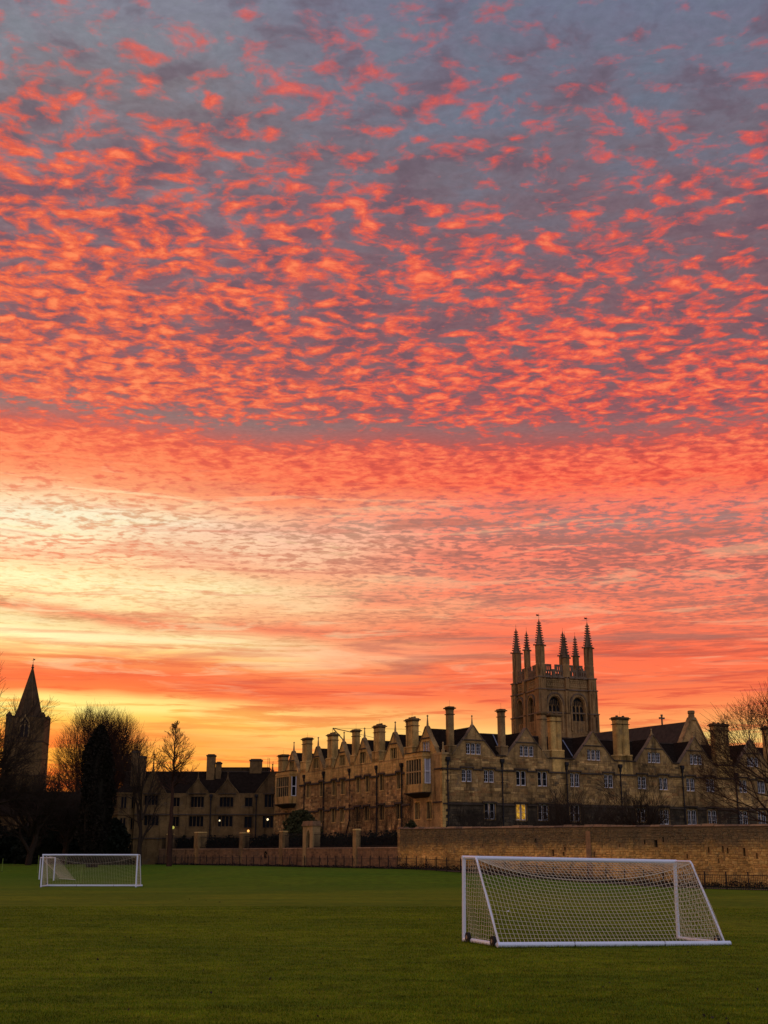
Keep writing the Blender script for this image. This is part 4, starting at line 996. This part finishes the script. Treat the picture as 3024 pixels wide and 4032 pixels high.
for i in range(8):
    an = math.pi / 8 + i * math.pi / 4; sr.tube([(3.15 * math.cos(an), 3.15 * math.sin(an), 31.6), (2.57 * math.cos(an), 2.57 * math.sin(an), 33.4), (.16 * math.cos(an), .16 * math.sin(an), 42.6)], .09, 4, .04)
obj('spire_rib', sr, 'shade_stone', cs, CM)
for x in (-3.6, 3.6):
    for y in (-3.6, 3.6):
        obj('corner_turret', MB().lathe(x, y, [(.62, 26.1), (.62, 31.7), (.7, 31.75), (.66, 31.9), (.1, 32.5)], 8, math.pi / 8), 'shade_stone', cs, CM)
lu = obj('lucarne', MB().prism([(-1.1, 27.0), (-.85, 27.0), (-.85, 30.0), (0, 31.3), (.85, 30.0), (.85, 27.0), (1.1, 27.0), (1.1, 30.1), (0, 31.95), (-1.1, 30.1)][::-1], -4.3, -3.9), 'mullion', cs, CM)
obj('opening', MB().prism([(-.83, 27.0), (.83, 27.0), (.83, 30.0), (0, 31.2), (-.83, 30.0)], -4.12, -4.07), 'iron', lu, CM)
obj('mullion', MB().box(-.07, .07, -4.25, -4.13, 27.0, 30.6).tube([(-.8, -4.2, 29.2), (-.35, -4.2, 30.1), (0, -4.2, 29.3)], .06, 4).tube([(.8, -4.2, 29.2), (.35, -4.2, 30.1), (0, -4.2, 29.3)], .06, 4), 'mullion', lu, CM)
obj('finial', MB().lathe(0, 0, [(.16, 42.5), (.34, 42.8), (.12, 43.1), (.2, 43.3), (.05, 43.6)], 6), 'dark_moulding', cs, CM)
obj('weather_vane', MB().tube([(0, 0, 43.4), (0, 0, 44.9)], .04, 4).box(-.35, .35, -.02, .02, 44.4, 44.46).box(.02, .4, -.015, .015, 44.5, 44.75), 'iron', cs, CM)

# ------------------------------------------------------------------ low dark house at the left
lh = empty('low_house', (-60, 206, 1.0), 'low dark long roofed building behind the trees at the left', 'house')
HM = frame(0, 206, 1, 0)
hh = [(-57.9, 6.3, 7.0, .9), (-56.0, 6.3, 7.0, .7), (-68, 5.5, 7.0, 1.2), (-63, 5.5, 7.0, 1.2), (-50, 5.5, 7.0, 1.2), (-46, 5.5, 7.0, 1.2)]
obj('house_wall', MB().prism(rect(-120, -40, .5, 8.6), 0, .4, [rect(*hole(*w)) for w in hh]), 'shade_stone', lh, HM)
for i, w in enumerate(hh): window(lh, HM, w[0], w[1], w[2], w[3], 2, False, 2, None, smat='shade_stone', lit='lit_dim' if i < 2 else None)
roof(lh, HM, -120, -39.8, 8.6, 12.6, 4.5, 9, y0=-.4)
obj('house_roof', MB().add([(-59, -7, 4.6), (-54, -7, 4.6), (-54, -.5, 7.4), (-59, -.5, 7.4)], [(0, 1, 2, 3)]).box(-58.8, -54.2, -6.8, -.5, 1, 4.58), 'slate_brown', lh, HM)

# ------------------------------------------------------------------ trees
rt = random.Random(99)
def rv(r=1.0): return Vector((rt.uniform(-r, r), rt.uniform(-r, r), rt.uniform(-r, r)))
def segmesh(name, segs, m, n=3):
    if not segs: return None
    A = np.array([[*s_[0], *s_[1], s_[2], s_[3]] for s_ in segs]); p0, p1 = A[:, :3], A[:, 3:6]
    d_ = p1 - p0; d_ /= np.maximum(np.linalg.norm(d_, axis=1, keepdims=True), 1e-6)
    up = np.where(np.abs(d_[:, 2:3]) > .9, [[1., 0, 0]], [[0, 0, 1.]]); u_ = np.cross(d_, up); u_ /= np.linalg.norm(u_, axis=1, keepdims=True); w_ = np.cross(d_, u_)
    V = np.empty((len(A), 2 * n, 3))
    for i in range(n):
        c_, s_ = math.cos(2 * math.pi * i / n), math.sin(2 * math.pi * i / n); k_ = u_ * c_ + w_ * s_
        V[:, i] = p0 + k_ * A[:, 6:7]; V[:, n + i] = p1 + k_ * A[:, 7:8]
    F = []
    base = np.arange(len(A)) * 2 * n
    for i in range(n):
        j = (i + 1) % n; F.append(np.stack([base + i, base + n + i, base + n + j, base + j], 1))
    return npmesh(name, V.reshape(-1, 3), np.concatenate(F), m)
ENV = None
def grow(p, d_, L, r, depth, segs, P_, lim):
    """one limb, curving and forking; P_ = (fork, spread, shrink, upward pull, twig radius)"""
    if len(segs) > lim: return
    if ENV and ((p.x - ENV[0]) / ENV[3]) ** 2 + ((p.y - ENV[1]) / ENV[3]) ** 2 + (abs(p.z - ENV[2]) / ENV[4]) ** 2.3 > 1: return
    n = 3 if depth > 0 else 2
    for i in range(n):
        d_ = (d_ + rv(P_[5]) + Vector((0, 0, P_[3]))).normalized()
        q = p + d_ * (L / n); r2 = max(P_[4], r * (1 - .28 / n * (i + 1) * .8)); segs.append((p, q, r, r2)); p, r = q, r2
        if depth > 0 and (i < n - 1 or P_[0] > 2):
            sd_ = (d_ + rv(1.0).normalized() * P_[1]).normalized(); grow(p, sd_, L * P_[2] * rt.uniform(.75, 1.1), max(P_[4], r * .6), depth - 1, segs, P_, lim)
    if depth > 0:
        for _ in range(2):
            sd_ = (d_ + rv(1.0).normalized() * P_[1] * .8).normalized(); grow(p, sd_, L * P_[2] * rt.uniform(.8, 1.1), max(P_[4], r * .68), depth - 1, segs, P_, lim)
def tree(name, loc, starts, P_, depth, label, cat='tree', m='bark', lim=60000, split=.09, group=None):
    e = empty(name, loc, label, cat, group); segs = []
    for (p, d_, L, r) in starts: grow(Vector(loc) + Vector(p), Vector(d_).normalized(), L, r, depth, segs, P_, lim)
    th = [s_ for s_ in segs if s_[2] > split]; tn = [s_ for s_ in segs if s_[2] <= split]
    a_ = segmesh('trunk', th, m, 7); b_ = segmesh('crown', tn, m, 3)
    if a_: obj('trunk', a_, None, e)
    if b_: obj('crown', b_, None, e)
    return e
def around(n, el_, L, r, z=0, jit=.2):
    res = []
    for i in range(n):
        a_ = 2 * math.pi * (i + rt.random() * .5) / n; e_ = el_ + rt.uniform(-jit, jit)
        res.append(((0, 0, z), (math.cos(a_) * math.cos(e_), math.sin(a_) * math.cos(e_), math.sin(e_)), L * rt.uniform(.85, 1.15), r))
    return res
# right edge: broad tree behind the wall, trunk just out of frame
TR_ = [((0, 0, 0), (0, 0, 1), 3.6, .38)] + [((0, 0, z), d_, L, r) for z, d_, L, r in ((2.6, (-.9, -.2, .6), 5.6, .12), (3.4, (-1, .3, .42), 5.0, .10), (3.6, (-.45, 0, 1), 5.6, .15), (3.4, (.5, .1, 1), 5.2, .16),
    (4.6, (-.75, .1, .8), 5.0, .11), (5.4, (-.15, .3, 1), 5.8, .14), (6.0, (-.8, -.1, .6), 4.4, .09), (5.6, (.5, .5, 1), 4.6, .12), (7.0, (-.3, 0, 1), 4.8, .10))]
ENV = (35.6, 104, 8.4, 8.6, 7.4)
tree('bare_tree', (35.2, 104, 1.0), [((0, 0, 0), (0, 0, 1), 8.0, .30)] + [(a_, b_, c_, d_) for a_, b_, c_, d_ in TR_[1:]], (2, .60, .76, .04, .009, .13), 5, 'broad leafless tree reaching in from the right edge before the college windows', lim=90000, m='bark_red')
ENV = (-43.0, 186, 14.0, 7.0, 10.2)
# wide bare tree behind the dark spire-shaped one
tree('bare_tree', (-43.0, 186, 1.0), [((0, 0, 0), (0, 0, 1), 4.5, .55)] + [((0, 0, 3.0), s_[1], 5.6, .24) for s_ in around(10, .8, 5, .3)] + [((0, 0, 5.0), s_[1], 6.2, .26) for s_ in around(10, 1.15, 5, .3)]
     + [((rt.uniform(-2.5, 3.5), rt.uniform(-1, 1), 8.0), (rt.uniform(-.25, .25), rt.uniform(-.3, .3), 1), 5.6, .16) for _ in range(4)], (2, .56, .76, .09, .0095, .13), 5,
     'wide twiggy leafless tree right of the church spire', lim=125000, m='bark_red')
ENV = None
# conical bare tree
def conical(name, loc, H, r0, W_, label, m='bark'):
    e = empty(name, loc, label, 'tree'); th = []; tn = []; p = Vector(loc)
    n = 26
    for i in range(n):
        q = Vector(loc) + Vector((rt.uniform(-.06, .06), rt.uniform(-.06, .06), H * (i + 1) / n)); th.append((p, q, r0 * (1 - i / n) + .02, r0 * (1 - (i + 1) / n) + .02)); p = q
    z = H * .52
    while z < H:
        k = (z - H * .52) / (H * .48); w = W_ * (1 - k) ** .6 * rt.uniform(.7, 1.1) + .12
        a_ = rt.random() * 6.283; segs = []
        grow(Vector(loc) + Vector((0, 0, z)), Vector((math.cos(a_), math.sin(a_), .35 + k)).normalized(), w * .85, .06 * (1 - k) + .02, 3, segs, (2, .6, .66, .07, .012, .2), 5000)
        tn += segs; z += .15 + .12 * k
    obj('trunk', segmesh('trunk', th, m, 7), None, e); obj('crown', segmesh('crown', tn, m, 3), None, e)
    return e
conical('bare_tree', (-25.7, 150, 1.0), 17.0, .34, 2.2, 'slender conical leafless tree standing before the gabled range', 'bark_red')
tree('bare_tree', (-29.8, 153, 1.0), [((0, 0, 0), (.03, 0, 1), 6.0, .3), ((0, 0, 5.5), (-.3, 0, 1), 3.6, .16), ((0, 0, 5.5), (.35, .2, 1), 3.6, .16)], (2, .65, .72, .04, .014, .2), 4, 'thin dark leafless tree before the left end of the gabled range', lim=16000)
tree('bare_tree', (-54.0, 158, 1.0), [((0, 0, 0), (0, 0, 1), 7, .5)] + [((0, 0, 5), s_[1], 4.9, .26) for s_ in around(8, .75, 5, .3)] + [((0, 0, 6.5), s_[1], 5.8, .26) for s_ in around(5, 1.2, 5, .3)], (2, .65, .76, .06, .016, .17), 5, 'large leafless tree at the left edge overlapping the church tower', lim=60000)
for i, (x, y, lab, s_) in enumerate(((-46.8, 165, 'leafless tree with dark trunk in front of the church tower', 1.0), (-43.9, 172, 'smaller leafless tree right of the church tower base', .85))):
    tree('bare_tree', (x, y, 1.0), [((0, 0, 0), (0, 0, 1), 4.5 * s_, .45)] + [((0, 0, 4 * s_), q[1], 3.4 * s_, .22) for q in around(8, .8, 5, .3)], (2, .7, .78, .05, .018, .2), 4, lab, lim=30000)
tree('shrub', (21.2, 104, .9), [((0, 0, 3.2 * 0), (0, 0, 1), 3.2, .14)] + [((0, 0, 2.4), q[1], 1.55, .07) for q in around(9, .9, 2, .1, 0, .35)], (2, .6, .78, .05, .009, .16), 4, 'small many-stemmed leafless tree behind the garden wall', lim=20000)
tree('shrub', (17.0, 112, .9), [((0, 0, 0), q[1], 2.6, .05) for q in around(12, 1.1, 2, .1, 0, .3)], (2, .6, .78, .03, .009, .2), 4, 'loose twiggy bush behind the wall, left of the small leafless tree', 'bush', m='creeper_wood', lim=14000)
# leafy masses
def leaves(n, fn, size):
    C_ = np.array([fn() for _ in range(n)]); a_ = RNG.normal(size=(n, 3)); b_ = RNG.normal(size=(n, 3))
    a_ /= np.linalg.norm(a_, axis=1, keepdims=True); b_ -= (a_ * b_).sum(1, keepdims=True) * a_; b_ /= np.linalg.norm(b_, axis=1, keepdims=True)
    s_ = size * (.5 + RNG.random((n, 1)))
    V = np.stack([C_ - a_ * s_, C_ + b_ * s_ * .6, C_ + a_ * s_, C_ - b_ * s_ * .6], 1)
    return V.reshape(-1, 3), np.arange(4 * n).reshape(-1, 4)
def blob(cx, cy, z0, H, w, n, size, prof=None, lumps=9):
    L_ = [(rt.uniform(-.5, .5), rt.uniform(-.5, .5), rt.uniform(0, 1), rt.uniform(.5, 1)) for _ in range(lumps)]
    def f():
        while True:
            z = rt.random(); rr = w * (prof(z) if prof else math.sqrt(max(0, 1 - (2 * z - 1) ** 2)) ** .8)
            a_ = rt.random() * 6.283; q = rt.random() ** .35
            bump = 1 + .22 * math.sin(3 * a_ + 9 * z + cx) + .14 * math.sin(7 * a_ - 13 * z)
            return (cx + rr * q * bump * math.cos(a_), cy + rr * q * bump * math.sin(a_), z0 + z * H + rt.uniform(-.2, .2))
    return leaves(n, f, size)
def leafy(name, x, y, z0, H, w, n, size, m, label, cat, prof=None, core=True, group=None):
    e = empty(name, (x, y, z0), label, cat, group)
    V, F = blob(x, y, z0, H, w, n, size, prof); obj('foliage', npmesh('foliage', V, F, m), None, e)
    st = MB().tube([(x, y, z0 - .1), (x + .05, y, z0 + H * .5), (x, y, z0 + H * .85)], .05 + H * .02, 6, .03); obj('stem', st, 'bark', e)
    if core:
        pr = prof or (lambda z: math.sqrt(max(0, 1 - (2 * z - 1) ** 2)))
        obj('inner_growth', MB().lathe(x, y, [(max(.02, w * .78 * pr(k / 8)), z0 + H * (.03 + .9 * k / 8)) for k in range(9)], 10), m, e)
    return e
leafy('yew_tree', -34.9, 150, 1.0, 16.7, 1.8, 30000, .16, 'yew', 'tall dense dark spindle-shaped evergreen in front of the wide bare tree', 'tree', prof=lambda z: min(1, .35 + 3.2 * z) * min(1, .80 + .6 * z) * (1 - max(0, (z - .5) / .5) ** 2.6) ** .62)
for (x, y, H, w, n, lab, m, nm) in ((-9.9, 150, 6.4, 2.1, 12000, 'tall olive-brown bush left of the stone gateway', 'bush', 'bush'), (-12.6, 152, 3.6, 1.6, 5000, 'low dark bush below the far oriel window', 'yew', 'bush'), (-5.0, 140.5, 2.8, 1.6, 4500, 'dark bush right of the stone gateway', 'yew', 'bush'),
        (-1.2, 133, 2.6, 1.7, 4500, 'dark shrub behind the railing near the tall wall', 'yew', 'bush'), (2.9, 131, 4.7, .9, 3800, 'twiggy climber rising above the tall wall beside a drainpipe', 'bush', 'bush'), (-20.5, 169, 3.3, 2.0, 5000, 'rounded dark bush before the gabled range', 'yew', 'bush'),
        (-14.6, 165, 3.6, 1.3, 3500, 'dark bush in the corner where the two ranges meet', 'yew', 'bush')):
    leafy(nm, x, y, 1.0, H, w, n, .12 if 'twiggy' in lab else .16, m, lab, 'bush', core='twiggy' not in lab)
hd = [(-88, 186, 7.5, 6.0), (-79, 182, 6.5, 6.5), (-70, 186, 6.2, 6), (-62, 188, 7.5, 5.5), (-54.5, 190, 5.4, 4.5), (-48.8, 184, 9.0, 4.5), (-44.0, 186, 10.3, 4.4), (-40.0, 187, 9.6, 3.2), (-36.8, 170, 6.0, 2.2)]
hl = ['at the far left behind the corner pole', 'left of the church tower trunk', 'below the church tower', 'left of the lit windows', 'under the lit windows', 'behind the left post of the far goal', 'tallest, below the wide bare tree', 'right of the tallest one', 'beside the round bay']
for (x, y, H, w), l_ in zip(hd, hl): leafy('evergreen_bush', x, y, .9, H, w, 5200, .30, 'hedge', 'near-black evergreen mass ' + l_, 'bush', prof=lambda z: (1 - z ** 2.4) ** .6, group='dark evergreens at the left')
def strip_leaves(poly_at, L, off, n, h, size, m, name, label):
    pts = []
    for _ in range(n):
        q = rt.random() * L; x, y, ux, uy = poly_at(q); nx_, ny_ = -uy, ux
        if nx_ * x + ny_ * y > 0: nx_, ny_ = -nx_, -ny_
        k = rt.random(); hh_ = h * (.35 + .65 * abs(math.sin(q * .55 + 2 * math.sin(q * .21))))
        X, Y = x + nx_ * (off * rt.random() + .05), y + ny_ * (off * rt.random() + .05); pts.append((X, Y, gz(X, Y) + .03 + hh_ * k * k))
    it = iter(pts); V, F = leaves(n, lambda: next(it), size)
    o = obj(name, npmesh(name, V, F, m)); tag(o, label, None, None, 'stuff')
strip_leaves(wat, WL, .6, 6000, .5, .07, 'yew', 'weeds', 'dark weeds forming the shadow band along the foot of the tall ochre garden wall')  # low plants, coloured near-black to carry the shadow band below the wall
lat, LL = along(LW)
strip_leaves(lat, LL * .75, .4, 4000, .25, .07, 'yew', 'weeds', 'dark weeds along the foot of the low wall')
lp = []
for _ in range(170):
    y = 19 + 60 * rt.random() ** 1.3; x = rt.uniform(-.36, .36) * y; lp.append((x, y, gz(x, y) + .02))
it_ = iter(lp); V, F = leaves(170, lambda: next(it_), .035)
o = obj('fallen_leaves', npmesh('fallen_leaves', V, F, 'soil')); tag(o, 'scattered dark dead leaves on the mown grass', None, None, 'stuff')
for k in range(6):
    b, a = LW[k], LW[k + 1]; L = math.dist(a, b); hx_, hy_ = .83, .56
    e = empty('hedge', ((a[0] + b[0]) / 2 + 1.4 * hx_, (a[1] + b[1]) / 2 + 1.4 * hy_, 1.0), 'black-green hedge behind the railing ' + where[k], 'hedge', 'dark hedges behind the railings')
    M = frame(a[0] + 1.0 * hx_, a[1] + 1.0 * hy_, b[0] - a[0], b[1] - a[1])
    pts = []
    for _ in range(2600):
        x = rt.uniform(.3, L - .3); tp_ = 4.5 + .25 * math.sin(x * 1.7 + k) + .2 * math.sin(x * 4.1); z = rt.uniform(1.2, tp_); pts.append(M @ Vector((x, rt.uniform(0, 1.0), z)))
    it2 = iter([tuple(p) for p in pts]); V, F = leaves(2600, lambda: next(it2), .16); obj('foliage', npmesh('foliage', V, F, 'hedge'), None, e)
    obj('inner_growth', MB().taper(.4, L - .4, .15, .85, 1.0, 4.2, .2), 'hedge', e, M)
# climbers on the walls
def creeper(M, x0, x1, z0, z1, n, label, seed):
    rt.seed(seed); e = empty('wall_creeper', M @ Vector(((x0 + x1) / 2, -.1, z0)), label, 'climbing plant'); segs = []
    for i in range(n):
        x = rt.uniform(x0, x1); z = z0; r = rt.uniform(.012, .035); d_ = rt.uniform(-.3, .3); st = [(x, z, r, d_)]; k = 0
        while st and k < 60:
            x, z, r, d_ = st.pop(); k += 1
            nx, nz = x + d_ * .35 + rt.uniform(-.12, .12), z + rt.uniform(.2, .45)
            if nz > z1 * rt.uniform(.86, 1) or not x0 - .5 < nx < x1 + .5: continue
            segs.append((M @ Vector((x, -.07, z)), M @ Vector((nx, -.07, nz)), r, r * .85)); st.append((nx, nz, r * .9, d_ * .8 + rt.uniform(-.25, .25)))
            if rt.random() < .35: st.append((nx, nz, r * .7, d_ + rt.choice((-1, 1)) * rt.uniform(.5, 1.1)))
    obj('stems', segmesh('stems', segs, 'creeper_wood', 3), None, e)
creeper(MR, 1.2, 7.2, 3.8, 7.5, 60, 'leafless creeper on the dark lower wall right of the corner drainpipe', 1)
creeper(MR, 8.0, 16.5, 3.8, 6.6, 60, 'leafless creeper below the lit window', 2)
creeper(ML, -22.5, -10.5, 3.0, 9.0, 110, 'brown leafless creeper between lower windows of the oblique facade', 3)
creeper(ML, -9.0, -6.8, 3.0, 9.6, 45, 'creeper beside the ochre wall under the near oriel', 4)

# ------------------------------------------------------------------ crane far behind the chimneys
cr = empty('tower_crane', (-3.5, 205, 1), 'thin dark crane jib showing between the far chimneys', 'crane')
def tp(*a): return a
K = 205 / 190
pt = {k: ((x * K), 205, EYE + (z - EYE) * K) for k, (x, z) in dict(tip=(-8.0, 21.37), heel=(-6.4, 19.6), j1=(-5.05, 20.72), c1=(3.37, 21.2), c2=(-1.64, 19.9), low=(-8.1, 20.6), e=(5.9, 20.75)).items()}
obj('mast', MB().tube([pt['tip'], pt['heel']], .09, 4).tube([pt['heel'], (pt['heel'][0] + .6, 205, 1)], .1, 4), 'iron', cr)
obj('jib', MB().tube([pt['tip'], pt['j1']], .07, 4).tube([pt['j1'], pt['c2']], .03, 4), 'iron', cr)
obj('cable', MB().tube([pt['tip'], pt['c1']], .025, 4).tube([pt['tip'], pt['low']], .02, 4).tube([pt['c1'], pt['e']], .03, 4), 'iron', cr)

# ------------------------------------------------------------------ goals
def goal(name, M, label, sag=.65, W_=7.32, H=2.44, D=2.52, A=.95, wheels=((0.05, .45), (.05, 2.2), (7.3, 2.3)), cord=.0055, mesh_=.125, cat='goal', rear=True):
    g_ = empty(name, M @ Vector((0, 0, 0)), label, cat, 'white football goals')
    r = .06
    for x in (0, W_):
        obj('post', MB().tube([(x, 0, 0), (x, 0, H - .06)], r, 12), 'goal_paint', g_, M)
        if not rear: continue
        obj('top_arm', MB().tube([(x, .06, H - .05), (x, A - .08, H - .055), (x, A, H - .12)], .033, 8), 'goal_paint', g_, M)
        obj('stanchion', MB().tube([(x, A, H - .12), (x, D - .08, .1)], .033, 8), 'goal_paint', g_, M)
        obj('side_ground_bar', MB().tube([(x, .06, .07), (x, D, .07)], .062, 10), 'goal_paint', g_, M)
    obj('crossbar', MB().tube([(-.06, 0, H - .06), (W_ + .06, 0, H - .06)], r, 12), 'goal_paint', g_, M)
    bar_ = obj('rear_ground_bar', MB().tube([(-.1, D + .03, .075), (W_ + .12, D + .03, .075)], .072 if rear else .02, 12), 'goal_paint', g_, M)
    for x in ((W_ * .31, W_ * .71) if rear else ()): obj('joint_ring', MB().tube([(x - .02, D + .03, .075), (x + .02, D + .03, .075)], .078, 12), 'steel', bar_, M)
    for x, y in wheels:
        w_ = obj('wheel', MB().tube([(x - .16, y, .15), (x - .08, y, .15)], .14, 16), 'rubber', g_, M)
        obj('hub', MB().tube([(x - .17, y, .15), (x - .162, y, .15)], .055, 10), 'steel', w_, M)
    rn = random.Random(4)
    # net surface: from the crossbar back to a sagging rope, then down to the rear bar
    nx = int(W_ / mesh_); ropey = lambda u: H - .1 - sag * 4 * u * (1 - u) * (1 - .15 * math.sin(3 * u))
    back = MB(); prof = []
    def P3(u, v):        # v 0..1 crossbar to rope, 1..2 rope to the ground
        x = u * W_; zr_ = ropey(u)
        if v <= 1: y = A * v; z = (H - .1) + (zr_ - (H - .1)) * v ** 1.3
        else:
            q = v - 1; y = A + (D - A - .02) * q ** .92 - .10 * math.sin(math.pi * q) * (1 - abs(2 * u - 1) ** 3); z = zr_ + (.12 - zr_) * q
        return Vector((x + .012 * math.sin(9 * v + 31 * u), y, z))
    n1_, n2_ = 8, 24
    vs_ = [k / n1_ for k in range(n1_)] + [1 + k / n2_ for k in range(n2_ + 1)]
    segs = []
    for i in range(nx + 1):
        pp = [P3(i / nx, v) for v in vs_[::1]]; segs += [(M @ a_, M @ b_, cord, cord) for a_, b_ in zip(pp, pp[1:])]
    for v in [k / n1_ for k in range(1, n1_)] + [1 + k / 18 for k in range(19)]:
        pp = [P3(i / 30, v) for i in range(31)]; c_ = cord * (2.2 if v == 1 else 1); segs += [(M @ a_, M @ b_, c_, c_) for a_, b_ in zip(pp, pp[1:])]
    nb = obj('back_net', segmesh('back_net', segs, 'net_cord', 3), None, g_)
    for x in (0, W_):
        segs = []; ins = .04 if x == 0 else -.04
        nz_ = 19; ny_ = 18
        def Q(y, z): return Vector((x + ins + .05 * math.sin(y * 4 + z * 3) * (1 if x else .5), y, z))
        for i in range(1, ny_):
            y = .06 + i * D / ny_; zt_ = H - .12 if y < A else (H - .12) * (D - y) / (D - A) + .05
            pp = [Q(y, .1 + (zt_ - .1) * k / 10) for k in range(11)]; segs += [(M @ a_, M @ b_, cord, cord) for a_, b_ in zip(pp, pp[1:])]
        for k in range(nz_):
            z = .15 + k * (H - .3) / nz_; ym = A + (D - A) * (1 - z / (H - .1)); pp = [Q(.06 + (ym - .1) * i / 9, z + (.03 if i % 2 else 0)) for i in range(10)]
            segs += [(M @ a_, M @ b_, cord, cord) for a_, b_ in zip(pp, pp[1:])]
        obj('side_net', segmesh('side_net', segs, 'net_cord', 3), None, g_)
    return g_
def gframe(x, y, z, ang, roll=0, flip=1):
    u_ = Vector((math.cos(ang), math.sin(ang), 0)); n_ = Vector((math.sin(ang), -math.cos(ang), 0)) * flip
    M = Matrix(((u_.x, n_.x, 0, x), (u_.y, n_.y, 0, y), (0, 0, 1, z), (0, 0, 0, 1)))
    return M @ Matrix.Rotation(roll, 4, 'Y')
# near goal seen from behind, depth towards the camera; it stands on the field's slight cross-fall
goal('football_goal', gframe(2.36, 37.6, -.01, .343, .0175), 'near white goal seen from behind, its net against the ochre wall', cord=.0068)
goal('football_goal', gframe(-26.35, 96.8, .02, -.02, 0, -1), 'far white goal at the left seen from the front', sag=.7, cord=.0048, mesh_=.2, wheels=((-.02, .35), (-.02, 1.9)), D=1.8)
goal('football_goal', gframe(-31.5, 120, .02, 2.05, 0, 1), 'distant side-on white goal seen through the far goal', sag=.8, cord=.007, mesh_=.25, wheels=(), D=2.0, A=.25, H=2.15, W_=6.4, rear=False)

tv = []; tf = []
def tufts(M, n=2600):
    for _ in range(n):
        q = rt.random()
        if q < .7: p = Vector((rt.uniform(-.15, 7.45), 2.55 + rt.choice((-1, 1)) * rt.uniform(.06, .16), 0))
        else: p = Vector((rt.choice((0, 7.32)) + rt.choice((-1, 1)) * rt.uniform(.05, .14), rt.uniform(-.1, 2.5), 0))
        p = M @ p; z = gz(p.x, p.y) - .01; a_ = rt.random() * 6.28; w_ = .007; h_ = rt.uniform(.04, .11); k = len(tv)
        tv.extend([(p.x - w_ * math.cos(a_), p.y - w_ * math.sin(a_), z), (p.x + w_ * math.cos(a_), p.y + w_ * math.sin(a_), z), (p.x + rt.uniform(-.03, .03), p.y + rt.uniform(-.03, .03), z + h_)]); tf.append((k, k + 1, k + 2))
tufts(gframe(2.36, 37.6, -.01, .343, .0175)); tufts(gframe(-26.35, 96.8, .02, -.02, 0, -1), 1200)
o = obj('grass_tufts', npmesh('grass_tufts', np.array(tv), np.array(tf), 'blades')); tag(o, 'longer grass tufts left unmown along the goal bars', None, None, 'stuff')
# corner and practice poles
PO = [(13, 143, 1.45, 'leftmost yellow-green pole, left of the far goal'), (153, 140, 2.0, 'thin pole just left of the far goal post'), (192, 127, 1.34, 'yellow-green pole seen inside the left of the far goal'), (261, 150, 1.3, 'pale pole behind the side-on goal net'), (325, 107.5, 1.37, 'yellow-green pole in the middle of the far goal')]
for px_, Y, h, lab in PO:
    X = (px_ - 1512) * .962 / 4740 * Y; e = empty('marker_pole', (X, Y, gz(X, Y)), lab, 'pole', 'thin marker poles on the far grass')
    obj('pole', MB().tube([(X, Y, gz(X, Y) - .02), (X + .02, Y, gz(X, Y) + h)], .028, 6), 'pole_paint', e)
    obj('pole_base', MB().lathe(X, Y, [(.09, gz(X, Y)), (.07, gz(X, Y) + .05)], 8), 'rubber', e)
# small white things left on the grass, dark leaves
def at(px_, py_, z=0):
    d_ = ray(px_, py_); k = (z - EYE) / d_.z; return Vector((d_.x * k, d_.y * k, z))
p = at(2001, 3586); z_ = gz(p.x, p.y)
o = obj('litter', MB().taper(p.x - .05, p.x + .05, p.y - .04, p.y + .04, z_ + .0, z_ + .05, .02), 'white_paint'); tag(o, 'small white scrap on the grass inside the near goal', 'litter')
# lamps of the left range
def lamp(name, x, y, z, r, m, label, arm=True):
    e = empty(name, (x, y, z), label, 'lamp'); obj('globe', MB().lathe(x, y, [(r * .3, z - r), (r * .85, z - r * .5), (r, z), (r * .8, z + r * .55), (r * .3, z + r)], 10), m, e)
    obj('bracket', MB().tube([(x, y, z - r), (x, y, z - r - .25), (x, y + .45, z - r - .3)] if arm else [(x, y, z - r), (x, y, 1.0)], .03, 6), 'iron', e)
lamp('wall_lamp', -18.9, 173.4, 5.55, .17, 'lamp_amber', 'glowing orange wall lamp by a drainpipe of the gabled range')
lamp('wall_lamp', -16.25, 173.4, 7.1, .15, 'lamp_white', 'white lamp before a middle-floor window at the right of the gabled range')
lamp('wall_lamp', -22.95, 173.4, 6.95, .11, 'lamp_white', 'small pale lamp at the third gable of the range')
lamp('lamp_post', -23.1, 171.5, 4.2, .13, 'lamp_white', 'small glowing post lamp behind the low wall', False)
lamp('lamp_post', -28.9, 170.5, 5.95, .2, 'lamp_yellow', 'pale yellow lamp above a pier of the low wall', False)
lamp('wall_lamp', -14.9, 173.4, 7.05, .08, 'lamp_white', 'tiny lamp at the right end of the gabled range')
